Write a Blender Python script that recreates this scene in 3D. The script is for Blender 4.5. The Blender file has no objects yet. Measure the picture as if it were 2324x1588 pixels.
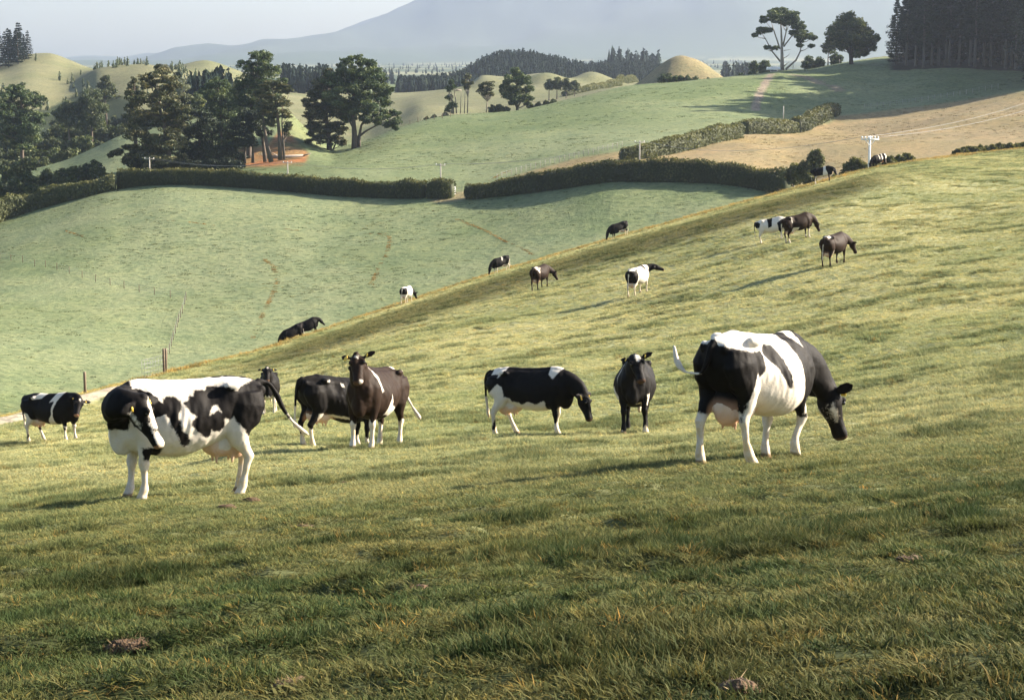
import bpy, bmesh, math, random
import numpy as np
from mathutils import Vector, Matrix

# ------------------------------------------------------------------ camera, sky, sun, exposure
SC = bpy.context.scene
COL = SC.collection
W2 = 2324.0                      # the working picture width used for measuring
CX, CY = 1162.0, 794.0
F = 4519.0                       # focal length in those units
PITCH = math.atan((CY - 125.0) / F)
CZ = 40.0                        # camera height above the zero level
cam_d = bpy.data.cameras.new('camera'); cam = bpy.data.objects.new('camera', cam_d); COL.objects.link(cam)
cam.location = (0, 0, CZ); cam.rotation_euler = (math.pi / 2 - PITCH, 0, 0)
cam_d.sensor_width = 36.0; cam_d.lens = 36.0 * F / W2; cam_d.clip_start = 0.1; cam_d.clip_end = 60000
SC.camera = cam

SUN_EL = math.radians(27.0)
SUN_AZ = math.radians(16.0)      # from +x (right), towards +y (away from the camera)
world = bpy.data.worlds.new('World'); SC.world = world; world.use_nodes = True
wn = world.node_tree.nodes; wl = world.node_tree.links; wn.clear()
sky = wn.new('ShaderNodeTexSky'); sky.sky_type = 'NISHITA'; sky.sun_disc = False
sky.sun_elevation = SUN_EL; sky.sun_rotation = math.pi / 2 - SUN_AZ
sky.altitude = 100; sky.air_density = 1.0; sky.dust_density = 1.25; sky.ozone_density = 1.0
bg = wn.new('ShaderNodeBackground'); bg.inputs['Strength'].default_value = 0.059
wo = wn.new('ShaderNodeOutputWorld')
wl.new(sky.outputs[0], bg.inputs[0]); wl.new(bg.outputs[0], wo.inputs[0])

sun_d = bpy.data.lights.new('sun', 'SUN'); sun = bpy.data.objects.new('sun', sun_d); COL.objects.link(sun)
sun_d.energy = 5.0; sun_d.angle = math.radians(0.6); sun_d.color = (1.0, 0.88, 0.72)
SUN_DIR = Vector((math.cos(SUN_EL) * math.cos(SUN_AZ), math.cos(SUN_EL) * math.sin(SUN_AZ), math.sin(SUN_EL)))
sun.rotation_euler = SUN_DIR.to_track_quat('Z', 'Y').to_euler()

SC.view_settings.view_transform = 'Standard'; SC.view_settings.look = 'None'
SC.view_settings.gamma = 1.0; SC.view_settings.use_curve_mapping = False
SC.view_settings.exposure = 2.2
SC.render.engine = 'CYCLES'
cy = SC.cycles
cy.use_denoising = True
cy.max_bounces = 6; cy.diffuse_bounces = 2; cy.glossy_bounces = 2; cy.transmission_bounces = 3
cy.transparent_max_bounces = 6; cy.volume_bounces = 1
cy.sample_clamp_indirect = 0.8; cy.sample_clamp_direct = 1.3

# ------------------------------------------------------------------ helpers
RNG = np.random.default_rng(11)
random.seed(5)
SP, CP = math.sin(PITCH), math.cos(PITCH)
def ray(u, v):
    """direction (per metre of forward y) through a measured picture point: tan azimuth, tan elevation"""
    xr = (u - CX) / F; yr = -(v - CY) / F
    dy = CP + yr * SP
    return xr / dy, (-SP + yr * CP) / dy
def pchip(x, y, xq):
    x = np.asarray(x, float); y = np.asarray(y, float); xq = np.clip(xq, x[0], x[-1])
    h = np.diff(x); d = np.diff(y) / h; n = len(x)
    m = np.zeros(n)
    if n == 2: m[:] = d[0]
    else:
        w1 = 2 * h[1:] + h[:-1]; w2 = h[1:] + 2 * h[:-1]
        ok = d[1:] * d[:-1] > 0
        with np.errstate(divide='ignore', invalid='ignore'):
            mm = (w1 + w2) / (w1 / d[:-1] + w2 / d[1:])
        m[1:-1] = np.where(ok, mm, 0); m[0] = d[0]; m[-1] = d[-1]
    i = np.clip(np.searchsorted(x, xq) - 1, 0, n - 2); t = (xq - x[i]) / h[i]
    return ((1 + 2 * t) * (1 - t) ** 2 * y[i] + t * (1 - t) ** 2 * h[i] * m[i]
            + t * t * (3 - 2 * t) * y[i + 1] + t * t * (t - 1) * h[i] * m[i + 1])
def _hash(ix, iy, s):
    n = (ix.astype(np.int64) * 374761393 + iy.astype(np.int64) * 668265263 + s * 974711) & 0xffffffff
    n = ((n ^ (n >> 13)) * 1274126177) & 0xffffffff
    return ((n ^ (n >> 16)) & 0xffff) / 65535.0
def vnoise(x, y, s=0):
    ix = np.floor(x); iy = np.floor(y); fx = x - ix; fy = y - iy
    fx = fx * fx * (3 - 2 * fx); fy = fy * fy * (3 - 2 * fy)
    a = _hash(ix, iy, s); b = _hash(ix + 1, iy, s); c = _hash(ix, iy + 1, s); d = _hash(ix + 1, iy + 1, s)
    return (a + (b - a) * fx) * (1 - fy) + (c + (d - c) * fx) * fy - 0.5
def fbm(x, y, s=0, o=3):
    r = 0; a = 1.0
    for k in range(o):
        r = r + a * vnoise(x * 2 ** k + 17.3 * k, y * 2 ** k - 9.1 * k, s + k); a *= 0.5
    return r
def poly_sd(px, py, poly):
    """signed distance to a polygon, positive inside"""
    P = np.asarray(poly, float); n = len(P)
    d = np.full(px.shape, 1e18); inside = np.zeros(px.shape, bool)
    for i in range(n):
        a = P[i]; b = P[(i + 1) % n]; e = b - a
        wx = px - a[0]; wy = py - a[1]
        t = np.clip((wx * e[0] + wy * e[1]) / (e @ e + 1e-12), 0, 1)
        d = np.minimum(d, (wx - t * e[0]) ** 2 + (wy - t * e[1]) ** 2)
        c = (a[1] > py) != (b[1] > py)
        with np.errstate(divide='ignore', invalid='ignore'):
            xi = a[0] + (py - a[1]) * e[0] / (e[1] if abs(e[1]) > 1e-12 else 1e-12)
        inside ^= c & (px < xi)
    d = np.sqrt(d)
    return np.where(inside, d, -d)
def line_dist(px, py, pts):
    d = np.full(px.shape, 1e18)
    for a, b in zip(pts[:-1], pts[1:]):
        a = np.asarray(a, float); e = np.asarray(b, float) - a
        wx = px - a[0]; wy = py - a[1]
        t = np.clip((wx * e[0] + wy * e[1]) / (e @ e + 1e-12), 0, 1)
        d = np.minimum(d, (wx - t * e[0]) ** 2 + (wy - t * e[1]) ** 2)
    return np.sqrt(d)
def mesh_np(name, V, faces, mat=None, smooth=True):
    """mesh from arrays: faces is one (n,3) or (n,4) array, or a list of such arrays"""
    V = np.ascontiguousarray(V, np.float32)
    if isinstance(faces, np.ndarray): faces = [faces]
    faces = [np.asarray(f, np.int32) for f in faces if len(f)]
    me = bpy.data.meshes.new(name)
    me.vertices.add(len(V)); me.vertices.foreach_set('co', V.ravel())
    li = np.concatenate([f.ravel() for f in faces]); tot = np.concatenate([np.full(len(f), f.shape[1], np.int32) for f in faces])
    st = np.concatenate([[0], np.cumsum(tot)[:-1]]).astype(np.int32)
    me.loops.add(len(li)); me.loops.foreach_set('vertex_index', li.astype(np.int32))
    me.polygons.add(len(tot)); me.polygons.foreach_set('loop_start', st); me.polygons.foreach_set('loop_total', tot)
    if smooth: me.polygons.foreach_set('use_smooth', np.ones(len(tot), bool))
    me.update(calc_edges=True)
    if mat is not None: me.materials.append(mat)
    return me
def col_attr(me, name, C):
    a = me.color_attributes.new(name, 'FLOAT_COLOR', 'POINT')
    C4 = np.ones((len(C), 4), np.float32); C4[:, :C.shape[1]] = C
    a.data.foreach_set('color', C4.ravel())
def flt_attr(me, name, X):
    a = me.attributes.new(name, 'FLOAT', 'POINT'); a.data.foreach_set('value', np.ascontiguousarray(X, np.float32))
def obj(name, me, parent=None, loc=None, rz=0.0):
    o = bpy.data.objects.new(name, me); COL.objects.link(o)
    if parent is not None: o.parent = parent
    if loc is not None: o.location = loc
    if rz: o.rotation_euler.z = rz
    return o
def tag(o, label=None, cat=None, group=None, kind=None):
    if label: o['label'] = label
    if cat: o['category'] = cat
    if group: o['group'] = group
    if kind: o['kind'] = kind
    return o
def empty(name, loc, rz=0.0):
    o = bpy.data.objects.new(name, None); COL.objects.link(o); o.location = loc; o.rotation_euler.z = rz; o.empty_display_size = 0.2
    return o
class Node:
    """small wrapper for building node materials"""
    def __init__(self, name):
        self.m = bpy.data.materials.new(name); self.m.use_nodes = True
        self.t = self.m.node_tree; self.t.nodes.clear()
    def n(self, typ, ins=None, **kw):
        nd = self.t.nodes.new(typ)
        for k, v in kw.items(): setattr(nd, k, v)
        for k, v in (ins or {}).items():
            s = nd.inputs[k]
            if isinstance(v, bpy.types.NodeSocket): self.t.links.new(v, s)
            else: s.default_value = v
        return nd
    def mix(self, fac, a, b, mode='MIX'):
        nd = self.n('ShaderNodeMix', data_type='RGBA', blend_type=mode)
        for i, v in ((0, fac), (6, a), (7, b)):
            s = nd.inputs[i]
            if isinstance(v, bpy.types.NodeSocket): self.t.links.new(v, s)
            elif i == 0: s.default_value = v
            else: s.default_value = (*v, 1.0) if len(v) == 3 else v
        return nd.outputs[2]
    def math(self, op, a, b=0.0, c=0.0, clamp=False):
        nd = self.n('ShaderNodeMath', operation=op, use_clamp=clamp)
        for i, v in enumerate((a, b, c)):
            if isinstance(v, bpy.types.NodeSocket): self.t.links.new(v, nd.inputs[i])
            else: nd.inputs[i].default_value = v
        return nd.outputs[0]
    def ramp(self, fac, stops):
        nd = self.n('ShaderNodeValToRGB', {'Fac': fac}); e = nd.color_ramp.elements
        while len(e) < len(stops): e.new(0.5)
        for k, (p, c) in enumerate(stops):
            e[k].position = p; e[k].color = (*c, 1.0) if len(c) == 3 else c
        return nd.outputs[0]
    def noise(self, scale, detail=3.0, rough=0.55, vec=None):
        nd = self.n('ShaderNodeTexNoise', {'Scale': scale, 'Detail': detail, 'Roughness': rough})
        if vec is not None: self.t.links.new(vec, nd.inputs['Vector'])
        return nd.outputs['Fac']
    def pos(self): return self.n('ShaderNodeNewGeometry').outputs['Position']
    def attr(self, name): return self.n('ShaderNodeAttribute', attribute_name=name)
    def out(self, surf=None, vol=None):
        o = self.n('ShaderNodeOutputMaterial')
        if surf is not None: self.t.links.new(surf, o.inputs['Surface'])
        if vol is not None: self.t.links.new(vol, o.inputs['Volume'])
        return self.m
def plain(name, c, rough=0.8, var=0.25, scale=6.0, metal=0.0, bump=0.0, bscale=40.0):
    N = Node(name); p = N.n('ShaderNodeTexCoord').outputs['Object']
    f = N.noise(scale, 4, 0.6, p)
    k = N.mix(f, tuple(x * (1 - var) for x in c), tuple(min(1, x * (1 + var)) for x in c))
    b = N.n('ShaderNodeBsdfPrincipled', {'Base Color': k, 'Roughness': rough, 'Metallic': metal})
    if bump:
        bp = N.n('ShaderNodeBump', {'Strength': bump, 'Height': N.noise(bscale, 3, 0.6, p), 'Distance': 0.05})
        N.t.links.new(bp.outputs[0], b.inputs['Normal'])
    return N.out(b.outputs[0])
# ------------------------------------------------------------------ terrain: one sheet built from measured ground lines
# every line: (u, v, forward distance in metres); lines are ordered from near to far in every column
CREST = [(-400,1010,62),(0,946,75),(180,897,88),(280,872,95),(400,842,105),(560,804,125),(690,764,145),(900,694,165),
         (1100,628,180),(1400,540,186),(1640,473,186),(1850,417,184),(2000,380,196),(2150,356,215),(2324,338,235),(2700,300,260)]
_cu = [c[0] for c in CREST]
def crest_d(u): return float(np.interp(u, _cu, [c[2] for c in CREST]))
def crest_v(u): return float(pchip(_cu, [c[1] for c in CREST], np.array([u]))[0])
def near(frac, vs): return [(u, v, 40.0 * (crest_d(u) / 40.0) ** frac) for u, v in vs]
def at(d, vs): return [(u, v, d) for u, v in vs]
US = (-400, 0, 200, 400, 700, 925, 1200, 1435, 1700, 1890, 2100, 2324, 2700)
L = []
L.append(at(2.0, [(-400,4600),(2700,3900)]))
L.append(at(5.0, [(-400,1735),(0,1700),(1162,1600),(2324,1500),(2700,1470)]))
L.append(at(11.0, [(-400,1400),(0,1365),(1162,1285),(2324,1195),(2700,1165)]))
L.append(at(23.0, [(-400,1200),(320,1140),(1000,1085),(1700,1033),(2324,968),(2700,935)]))
L.append(at(40.0, [(-400,1085),(100,1050),(720,1010),(1150,982),(1500,960),(1900,897),(2324,832),(2700,790)]))
L.append(near(.33, [(-400,1064),(0,1022),(300,992),(600,968),(925,893),(1435,812),(1890,728),(2324,627),(2700,560)]))
L.append(near(.66, [(-400,1040),(0,1000),(300,950),(600,908),(925,790),(1435,668),(1890,551),(2324,458),(2700,400)]))
L.append(near(.90, [(u, crest_v(u) + (12 if u < 300 else 22), 0) [:2] for u in US]))
L.append(CREST)
NEAR_K = len(L) - 1
L.append([(u, crest_v(u) + 22, crest_d(u) * 1.13) for u in US])
L.append([(-400,960,165),(0,945,185),(400,895,212),(925,836,235),(1435,721,250),(1890,621,255),(2324,499,290),(2700,470,310)])
L.append([(-400,740,255),(0,719,270),(420,678,290),(925,622,300),(1435,533,310),(1890,469,315),(2324,399,330),(2700,380,340)])
HEDGE_L = [(-400,580,400),(0,499,395),(130,461,400),(260,430,400),(400,419,396),(600,429,385),(800,446,375),(970,449,367),
           (1060,451,362),(1250,432,352),(1400,411,345),(1600,414,338),(1780,437,330),(1900,420,330),(2324,372,350),(2700,350,360)]
L.append(HEDGE_L)
HEDGE_K = len(L) - 1
L.append([(-400,440,470),(0,440,460),(130,424,455),(250,402,448),(400,393,440),(560,388,432),(800,378,420),(1000,345,440),(1200,312,450),
          (1435,279,460),(1560,268,466),(1700,262,474),(1800,268,480),(1900,264,490),(2100,241,500),(2324,207,500),(2700,170,500)])
L.append([(-400,420,540),(0,395,525),(130,370,520),(210,338,520),(280,306,520),(340,292,520),(450,262,525),(560,240,530),(640,246,530),(700,296,520),(760,334,505),(800,328,500),
          (910,288,515),(1010,264,530),(1160,251,540),(1300,223,550),(1430,194,560),(1600,180,570),(1720,168,585),(1774,161,590),
          (1850,158,596),(1930,147,600),(2029,146,600),(2175,150,590),(2324,158,580),(2700,158,580)])
RIDGE_K = len(L) - 1
L.append([(-400,440,640),(0,415,620),(300,330,615),(560,280,610),(700,320,600),(800,345,600),(910,302,605),(1010,280,615),(1160,266,625),
          (1300,238,630),(1430,212,640),(1600,194,650),(1774,170,665),(1930,140,680),(2029,128,690),(2324,130,690),(2700,130,690)])
L.append(at(760, [(-400,260),(0,268),(200,262),(330,236),(560,244),(700,262),(800,266),(900,262),(960,241),(1100,233),(1250,222),(1400,197),(1500,190),(1700,186),(2000,170),(2700,170)]))
L.append(at(900, [(-400,190),(0,184),(60,177),(150,188),(235,157),(330,150),(420,168),(520,180),(640,215),(800,235),(900,226),(1000,214),(1100,203),(1200,200),(1330,196),(1400,196),(1700,192),(2700,185)]))
L.append(at(1060, [(-400,190),(-60,168),(0,150),(60,128),(110,123),(160,138),(205,157),(300,172),(400,155),(465,143),(530,160),(640,205),(900,212),(1050,196),(1100,170),(1140,173),(1185,170),(1235,165),(1275,186),(1335,165),(1395,186),(1700,190),(2700,190)]))
L.append(at(1200, [(-400,205),(0,200),(500,205),(900,216),(1100,208),(1700,204),(2700,200)]))
FOREST_L = [(-400,196,1400),(500,200,1400),(850,206,1400),(950,199,1400),(1040,188,1400),(1090,157,1400),(1140,140,1400),(1190,138,1400),(1260,152,1400),(1340,168,1400),(1420,165,1400),(1490,172,1400),(1560,187,1400),(1700,190,1400),(2700,190,1400)]
L.append(FOREST_L)
L.append(at(1700, [(-400,190),(1000,190),(1140,172),(1190,172),(1300,178),(2700,182)]))
L.append(at(3800, [(-400,160),(1000,156),(1500,148),(1700,150),(2700,152)]))
L.append(at(7000, [(-400,148),(200,147),(1000,140),(1420,128),(1640,126),(2700,128)]))
MTN_K = len(L) - 1
L.append(at(9000, [(-400,146),(0,144),(300,137),(600,116),(900,100),(1150,92),(1290,62),(1440,2),(1700,-70),(2100,-110),(2700,-150)]))
L.append(at(11000, [(-400,143),(0,142),(200,138),(330,125),(500,106),(640,88),(740,70),(800,52),(880,24),(940,2),(1000,-30),(1100,-75),(1300,-130),(1700,-175),(2100,-185),(2700,-190)]))
L.append(at(14000, [(-400,140),(0,140),(500,118),(900,60),(1300,-40),(2700,-90)]))
NROW = [10, 84, 90, 54, 24, 40, 30, 18, 12, 10, 36, 60, 44, 46, 12, 14, 20, 20, 10, 14, 8, 10, 8, 12, 12, 6]
assert len(NROW) == len(L) - 1, (len(NROW), len(L))
inner = np.linspace(-0.315, 0.315, 431)
side = 0.315 + 0.685 * (np.linspace(0, 1, 15)[1:]) ** 1.6
AC = np.concatenate([-side[::-1], inner, side]); NC = len(AC)
LT = np.zeros((len(L), NC)); LD = np.zeros((len(L), NC))
for k, ln in enumerate(L):
    a = []; t = []; d = []
    for u, v, dd in ln:
        A_, T_ = ray(u, v); a.append(A_); t.append(T_); d.append(math.log(dd))
    LT[k] = pchip(a, t, AC); LD[k] = pchip(a, d, AC)
rows_f = [0.0]
for k, n in enumerate(NROW): rows_f += [k + (i + 1) / n for i in range(n)]
rows_f = np.array(rows_f); NR = len(rows_f)
GT = np.zeros((NR, NC)); GD = np.zeros((NR, NC))
kk = np.minimum(rows_f.astype(int), len(L) - 2); ff = rows_f - kk
for c in range(NC):
    GD[:, c] = LD[kk, c] * (1 - ff) + LD[kk + 1, c] * ff
    GT[:, c] = pchip(LD[:, c], LT[:, c], GD[:, c])
GY = np.exp(GD); GX = GY * AC[None, :]; GZ = CZ + GT * GY
GU = CX + AC[None, :] * F + 0 * GY                     # measured column, good to a few pixels
GK = np.repeat(rows_f[:, None], NC, 1)
# relief: undulation that grows with distance, cattle-trodden bumps close by
fade = np.clip((GY - 3) / 6, 0, 1)
nearm = np.clip((NEAR_K + 0.1 - GK) / 0.6, 0, 1)
GZ += nearm * fade * (0.10 * fbm(GX / 2.3, GY / 2.3, 3, 2) + (0.06 + 0.10 * np.clip((20 - GY) / 10, 0, 1)) * fbm(GX / 0.42, GY / 0.42, 9, 2) + 0.22 * fbm(GX / 11, GY / 11, 5, 2))
mid = (GK > NEAR_K + 1) & (GK < RIDGE_K + 3)
GZ += np.where(mid, 0.55 * fbm(GX / 34, GY / 34, 21, 3) + 0.10 * fbm(GX / 3.5, GY / 6.0, 31, 2), 0)
far = np.clip((GY - 700) / 100, 0, 1) * np.clip((3000 - GY) / 800, 0, 1)
GZ += far * (2.2 * fbm(GX / 80, GY / 80, 41, 4) - 0.9 * np.abs(fbm(GX / 55, GY / 70, 47, 3)))
mt = np.clip((GY - 7300) / 1000, 0, 1)
GZ += mt * (70 * fbm(GX / 520, GY / 900, 51, 4))
# the slope swells, then falls away steeply just before the crest
_t = (GZ - CZ) / GY; GV0 = CY - F * ((_t * CP + SP) / (CP - _t * SP))
CVv = np.array([crest_v(u) for u in np.clip(GU[0], -400, 2700)])[None, :]; dvv = GV0 - CVv
ss = lambda x: np.clip(x, 0, 1) ** 2 * (3 - 2 * np.clip(x, 0, 1))
swell = ss((360 - dvv) / 280) * ss((dvv - 2) / 74)
GZ += np.where(GK <= NEAR_K, swell, 0) * 1.55 * (GY / 170) * np.clip((GU - 380) / 250, 0, 1) * np.clip((2650 - GU) / 800, 0, 1)
# knolls standing on the far fields: (u, distance, height, half-width, half-depth)
for (u, d, h, sx, sy) in ((1545, 715, 10.6, 21, 34), (1110, 905, 4.5, 18, 30), (1240, 930, 4.5, 20, 30), (1350, 950, 4.5, 18, 30), (950, 700, 3, 25, 40)):
    A_, _ = ray(u, 190); r = np.sqrt(((GX - A_ * d) / sx) ** 2 + ((GY - d) / sy) ** 2) * (1 + 0.28 * fbm(GX / 14, GY / 14, 55, 3))
    GZ += h * np.where(r < 1, np.cos(np.clip(r, 0, 1) * math.pi / 2) ** 2 * (1.0), 0)
# roll of the golden field on the right
gold = np.clip(1 - np.abs(GK - (HEDGE_K + 0.75)) / 0.9, 0, 1) * np.clip((GU - 1500) / 200, 0, 1)
GZ += gold * (2.6 * fbm(GX / 26, GY / 30, 61, 2))
# terracing on the shaded right hill
hill = np.clip(1 - np.abs(GK - (RIDGE_K - 0.45)) / 0.6, 0, 1) * np.clip((GU - 1690) / 60, 0, 1)
GZ += hill * (1.5 * fbm(GX / 14, GY / 9, 71, 3))
def ground(x, y):
    """height of the sheet at x, y"""
    x = np.atleast_1d(np.asarray(x, float)); y = np.atleast_1d(np.asarray(y, float))
    a = x / np.maximum(y, 1e-3); ci = np.clip(np.searchsorted(AC, a) - 1, 0, NC - 2)
    t = np.clip((a - AC[ci]) / (AC[ci + 1] - AC[ci]), 0, 1); out = np.empty(len(x))
    ly = np.log(np.maximum(y, 2.0))
    LGY = np.log(GY)
    for i in range(len(x)):
        c = ci[i]
        out[i] = np.interp(ly[i], LGY[:, c], GZ[:, c]) * (1 - t[i]) + np.interp(ly[i], LGY[:, c + 1], GZ[:, c + 1]) * t[i]
    return out
def g1(x, y): return float(ground(x, y)[0])
def hit(u, v, dmin=2.0, dmax=1e9):
    """first point of the sheet, beyond dmin, that shows at the measured picture point"""
    A_, T_ = ray(u, v); c = int(np.clip(np.searchsorted(AC, A_) - 1, 0, NC - 2)); t = (A_ - AC[c]) / (AC[c + 1] - AC[c])
    y = GY[:, c] * (1 - t) + GY[:, c + 1] * t; z = GZ[:, c] * (1 - t) + GZ[:, c + 1] * t
    tz = (z - CZ) / y - T_
    ok = np.where((tz[1:] >= 0) & (tz[:-1] < 0) & (y[1:] > dmin) & (y[:-1] < dmax))[0]
    if len(ok) == 0:
        j = int(np.argmin(np.where((y > dmin) & (y < dmax), np.abs(tz), 1e9))); yy = y[j]
    else:
        j = ok[0]; yy = y[j] + (y[j + 1] - y[j]) * (-tz[j]) / (tz[j + 1] - tz[j])
    return Vector((A_ * yy, yy, g1(A_ * yy, yy)))
def spot(u, d, v=300):
    """ground point in the measured column at a forward distance"""
    A_, _ = ray(u, v); return Vector((A_ * d, d, g1(A_ * d, d)))
def pxh(px, d): return px * d / F            # metres for a length in the measured picture at distance d

# colours of the ground cover (linear)
gr = np.array([0.205, 0.225, 0.116]); ye = np.array([0.330, 0.318, 0.180]); pale = np.array([0.155, 0.178, 0.100])
straw = np.array([0.205, 0.160, 0.093]); brown = np.array([0.150, 0.105, 0.050]); dirt = np.array([0.42, 0.30, 0.215]); orange = np.array([0.27, 0.115, 0.05])
deep = np.array([0.055, 0.085, 0.035])
def mixc(C, m, c): return C * (1 - m[..., None]) + c * m[..., None]
n1 = fbm(GX / 7, GY / 7, 101, 3); n2 = fbm(GX / 45, GY / 60, 111, 3); n3 = fbm(GX / 1.7, GY / 1.7, 121, 2)
C = np.zeros((NR, NC, 3)) + gr
C = mixc(C, np.clip(0.5 + 0.9 * n1 + 0.3 * n3, 0, 1), ye)
midm = np.clip((GK - NEAR_K - 0.5) / 0.6, 0, 1)
Cm = mixc(np.zeros_like(C) + np.array([0.100, 0.130, 0.060]), np.clip(0.42 + 1.0 * n2 + 0.5 * n1, 0, 1), pale)
C = C * (1 - midm[..., None]) + Cm * midm[..., None]
GV = CY + 0 * GY
# measured row of each vertex, used only to find which paddock it belongs to
_t = (GZ - CZ) / GY
GV = CY - F * ((_t * CP + SP) / (CP - _t * SP))
def zone(poly, dmin, dmax, soft=6.0):
    m = np.clip(poly_sd(GU, GV, poly) / soft + 0.5, 0, 1)
    return m * ((GY > dmin) & (GY < dmax))
GOLD = [(1058,452),(1120,414),(1200,390),(1300,362),(1412,342),(1412,362),(1500,350),(1700,300),(1880,278),(1900,264),(2100,240),(2324,206),(2700,168),(2700,460),(1780,470)]
zg = zone(GOLD, 335, 505, 5.0) * np.clip((GK - HEDGE_K - 0.03) / 0.04, 0, 1)
C = mixc(C, zg, straw * 1.0)
C = mixc(C, zg * np.clip(0.28 + 1.3 * fbm(GX / 18, GY / 18, 131, 3), 0, 1) * 0.75, np.array([0.17, 0.135, 0.062]))
C = mixc(C, zone([(520,378),(545,340),(610,330),(640,296),(668,312),(702,348),(690,380)], 432, 560, 8) * np.clip(0.6 + 1.2 * n1 + 0.6 * n2, 0, 1), orange)
C = mixc(C, zone([(640,236),(665,236),(705,300),(745,345),(700,352),(668,312),(640,300)], 465, 560, 8) * 0.5, np.array([0.125, 0.13, 0.062]))
# dry hills further back
dry = np.clip((GY - 640) / 40, 0, 1) * np.clip((1230 - GY) / 60, 0, 1)
C = mixc(C, dry * 0.75, np.array([0.150, 0.138, 0.085]))
C = mixc(C, dry * np.clip(0.2 + fbm(GX / 25, GY / 25, 141, 3) * 1.6, 0, 1) * 0.7, np.array([0.10, 0.112, 0.055]))
_ka, _ = ray(1545, 190); kn = np.clip(1.25 - np.sqrt(((GX - _ka * 715) / 23) ** 2 + ((GY - 715) / 38) ** 2), 0, .25) * 4
C = mixc(C, kn * np.clip(.8 + .8 * n1, 0, 1), np.array([0.180, 0.148, 0.085]))
# plain: patchwork of paddocks and bush
pl = np.clip((GY - 1550) / 200, 0, 1)
fld = np.where(fbm(GX / 170, GY / 420, 151, 2) + 0.35 * vnoise(GX / 40, GY / 110, 152) > 0.10, 1.0, 0.0)
C = mixc(C, pl, np.array([0.045, 0.065, 0.04])); C = mixc(C, pl * fld * np.clip((6600 - GY) / 300, 0, 1)*0.8, np.array([0.20, 0.20, 0.13]))
C = mixc(C, np.clip((GY - 8000) / 500, 0, 1), np.array([0.06, 0.075, 0.06]))
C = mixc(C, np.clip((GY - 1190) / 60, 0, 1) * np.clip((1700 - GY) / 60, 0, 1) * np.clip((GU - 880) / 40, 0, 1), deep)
# steep crest strip: longer, browner grass with slope shade painted in; its lip is straw
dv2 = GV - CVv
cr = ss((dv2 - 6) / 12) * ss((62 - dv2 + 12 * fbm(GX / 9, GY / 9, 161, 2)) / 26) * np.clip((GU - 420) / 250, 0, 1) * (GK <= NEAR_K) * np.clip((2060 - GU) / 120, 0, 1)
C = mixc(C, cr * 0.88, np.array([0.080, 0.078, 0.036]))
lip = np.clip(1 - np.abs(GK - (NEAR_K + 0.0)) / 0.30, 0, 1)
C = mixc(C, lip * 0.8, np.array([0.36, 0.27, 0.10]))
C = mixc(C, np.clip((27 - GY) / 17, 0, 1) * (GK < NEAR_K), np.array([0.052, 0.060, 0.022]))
# bush floor in the left gully and litter under the forest
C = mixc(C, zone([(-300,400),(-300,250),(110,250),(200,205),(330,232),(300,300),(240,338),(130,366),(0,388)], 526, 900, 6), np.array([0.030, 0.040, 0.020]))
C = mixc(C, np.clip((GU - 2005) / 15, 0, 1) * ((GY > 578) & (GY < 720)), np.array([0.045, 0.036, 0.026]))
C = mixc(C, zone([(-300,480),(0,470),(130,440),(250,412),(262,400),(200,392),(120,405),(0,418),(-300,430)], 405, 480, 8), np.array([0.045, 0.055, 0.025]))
# gravel and earth tracks
def track(pts, w, dmin, col, k=1.0):
    global C
    P = [hit(u, v, dmin) for u, v in pts]
    d = line_dist(GX, GY, [(p.x, p.y) for p in P])
    C = mixc(C, np.clip((w - d) / (0.35 * w) + 0.3, 0, 1) * k, col)
track([(1750,168),(1742,182),(1728,204),(1718,232),(1714,250)], 1.1, 480, np.array([0.20, 0.165, 0.135]))
track([(1800,170),(1850,184),(1905,206)], 1.8, 480, np.array([0.19, 0.15, 0.12]), 0.8)
track([(1018,452),(1050,441),(1075,436)], 3.5, 330, straw, 0.8)
Pt = [(spot(u, crest_d(u) * 0.955).x, crest_d(u) * 0.955) for u in (-380, -200, 0, 90, 180, 270, 330)]
dtk = line_dist(GX, GY, Pt)
C = mixc(C, np.clip((1.15 - dtk) / 0.4, 0, 1), np.array([0.44, 0.36, 0.28]))

def ground_mat():
    N = Node('pasture_grass'); p = N.pos()
    a = N.attr('Col').outputs['Color']
    n1 = N.noise(0.9, 4, 0.65, p); n2 = N.noise(0.12, 4, 0.6, p)
    st = N.n('ShaderNodeMapping', {'Vector': p, 'Scale': (0.35, 1.4, 1.0)}).outputs[0]
    n3 = N.noise(1.6, 5, 0.7, st)
    c = N.mix(1.0, a, N.ramp(n1, [(0.30, (0.60, 0.66, 0.60)), (0.5, (1, 1, 1)), (0.72, (1.28, 1.22, 1.1))]), 'MULTIPLY')
    c = N.mix(1.0, c, N.ramp(n2, [(0.30, (0.84, 0.90, 0.86)), (0.7, (1.15, 1.1, 1.02))]), 'MULTIPLY')
    c = N.mix(N.ramp(n3, [(0.30, (1, 1, 1)), (0.43, (0, 0, 0))]), c, N.mix(1.0, c, (0.38, 0.46, 0.40), 'MULTIPLY'))
    h = N.math('ADD', N.math('MULTIPLY', n1, 0.7), N.math('MULTIPLY', n3, 0.6))
    bp = N.n('ShaderNodeBump', {'Strength': 0.85, 'Distance': 0.45, 'Height': h})
    b = N.n('ShaderNodeBsdfPrincipled', {'Base Color': c, 'Roughness': 0.95, 'Specular IOR Level': 0.1, 'Normal': bp.outputs[0]})
    return N.out(b.outputs[0])
M_GROUND = ground_mat()
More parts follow.
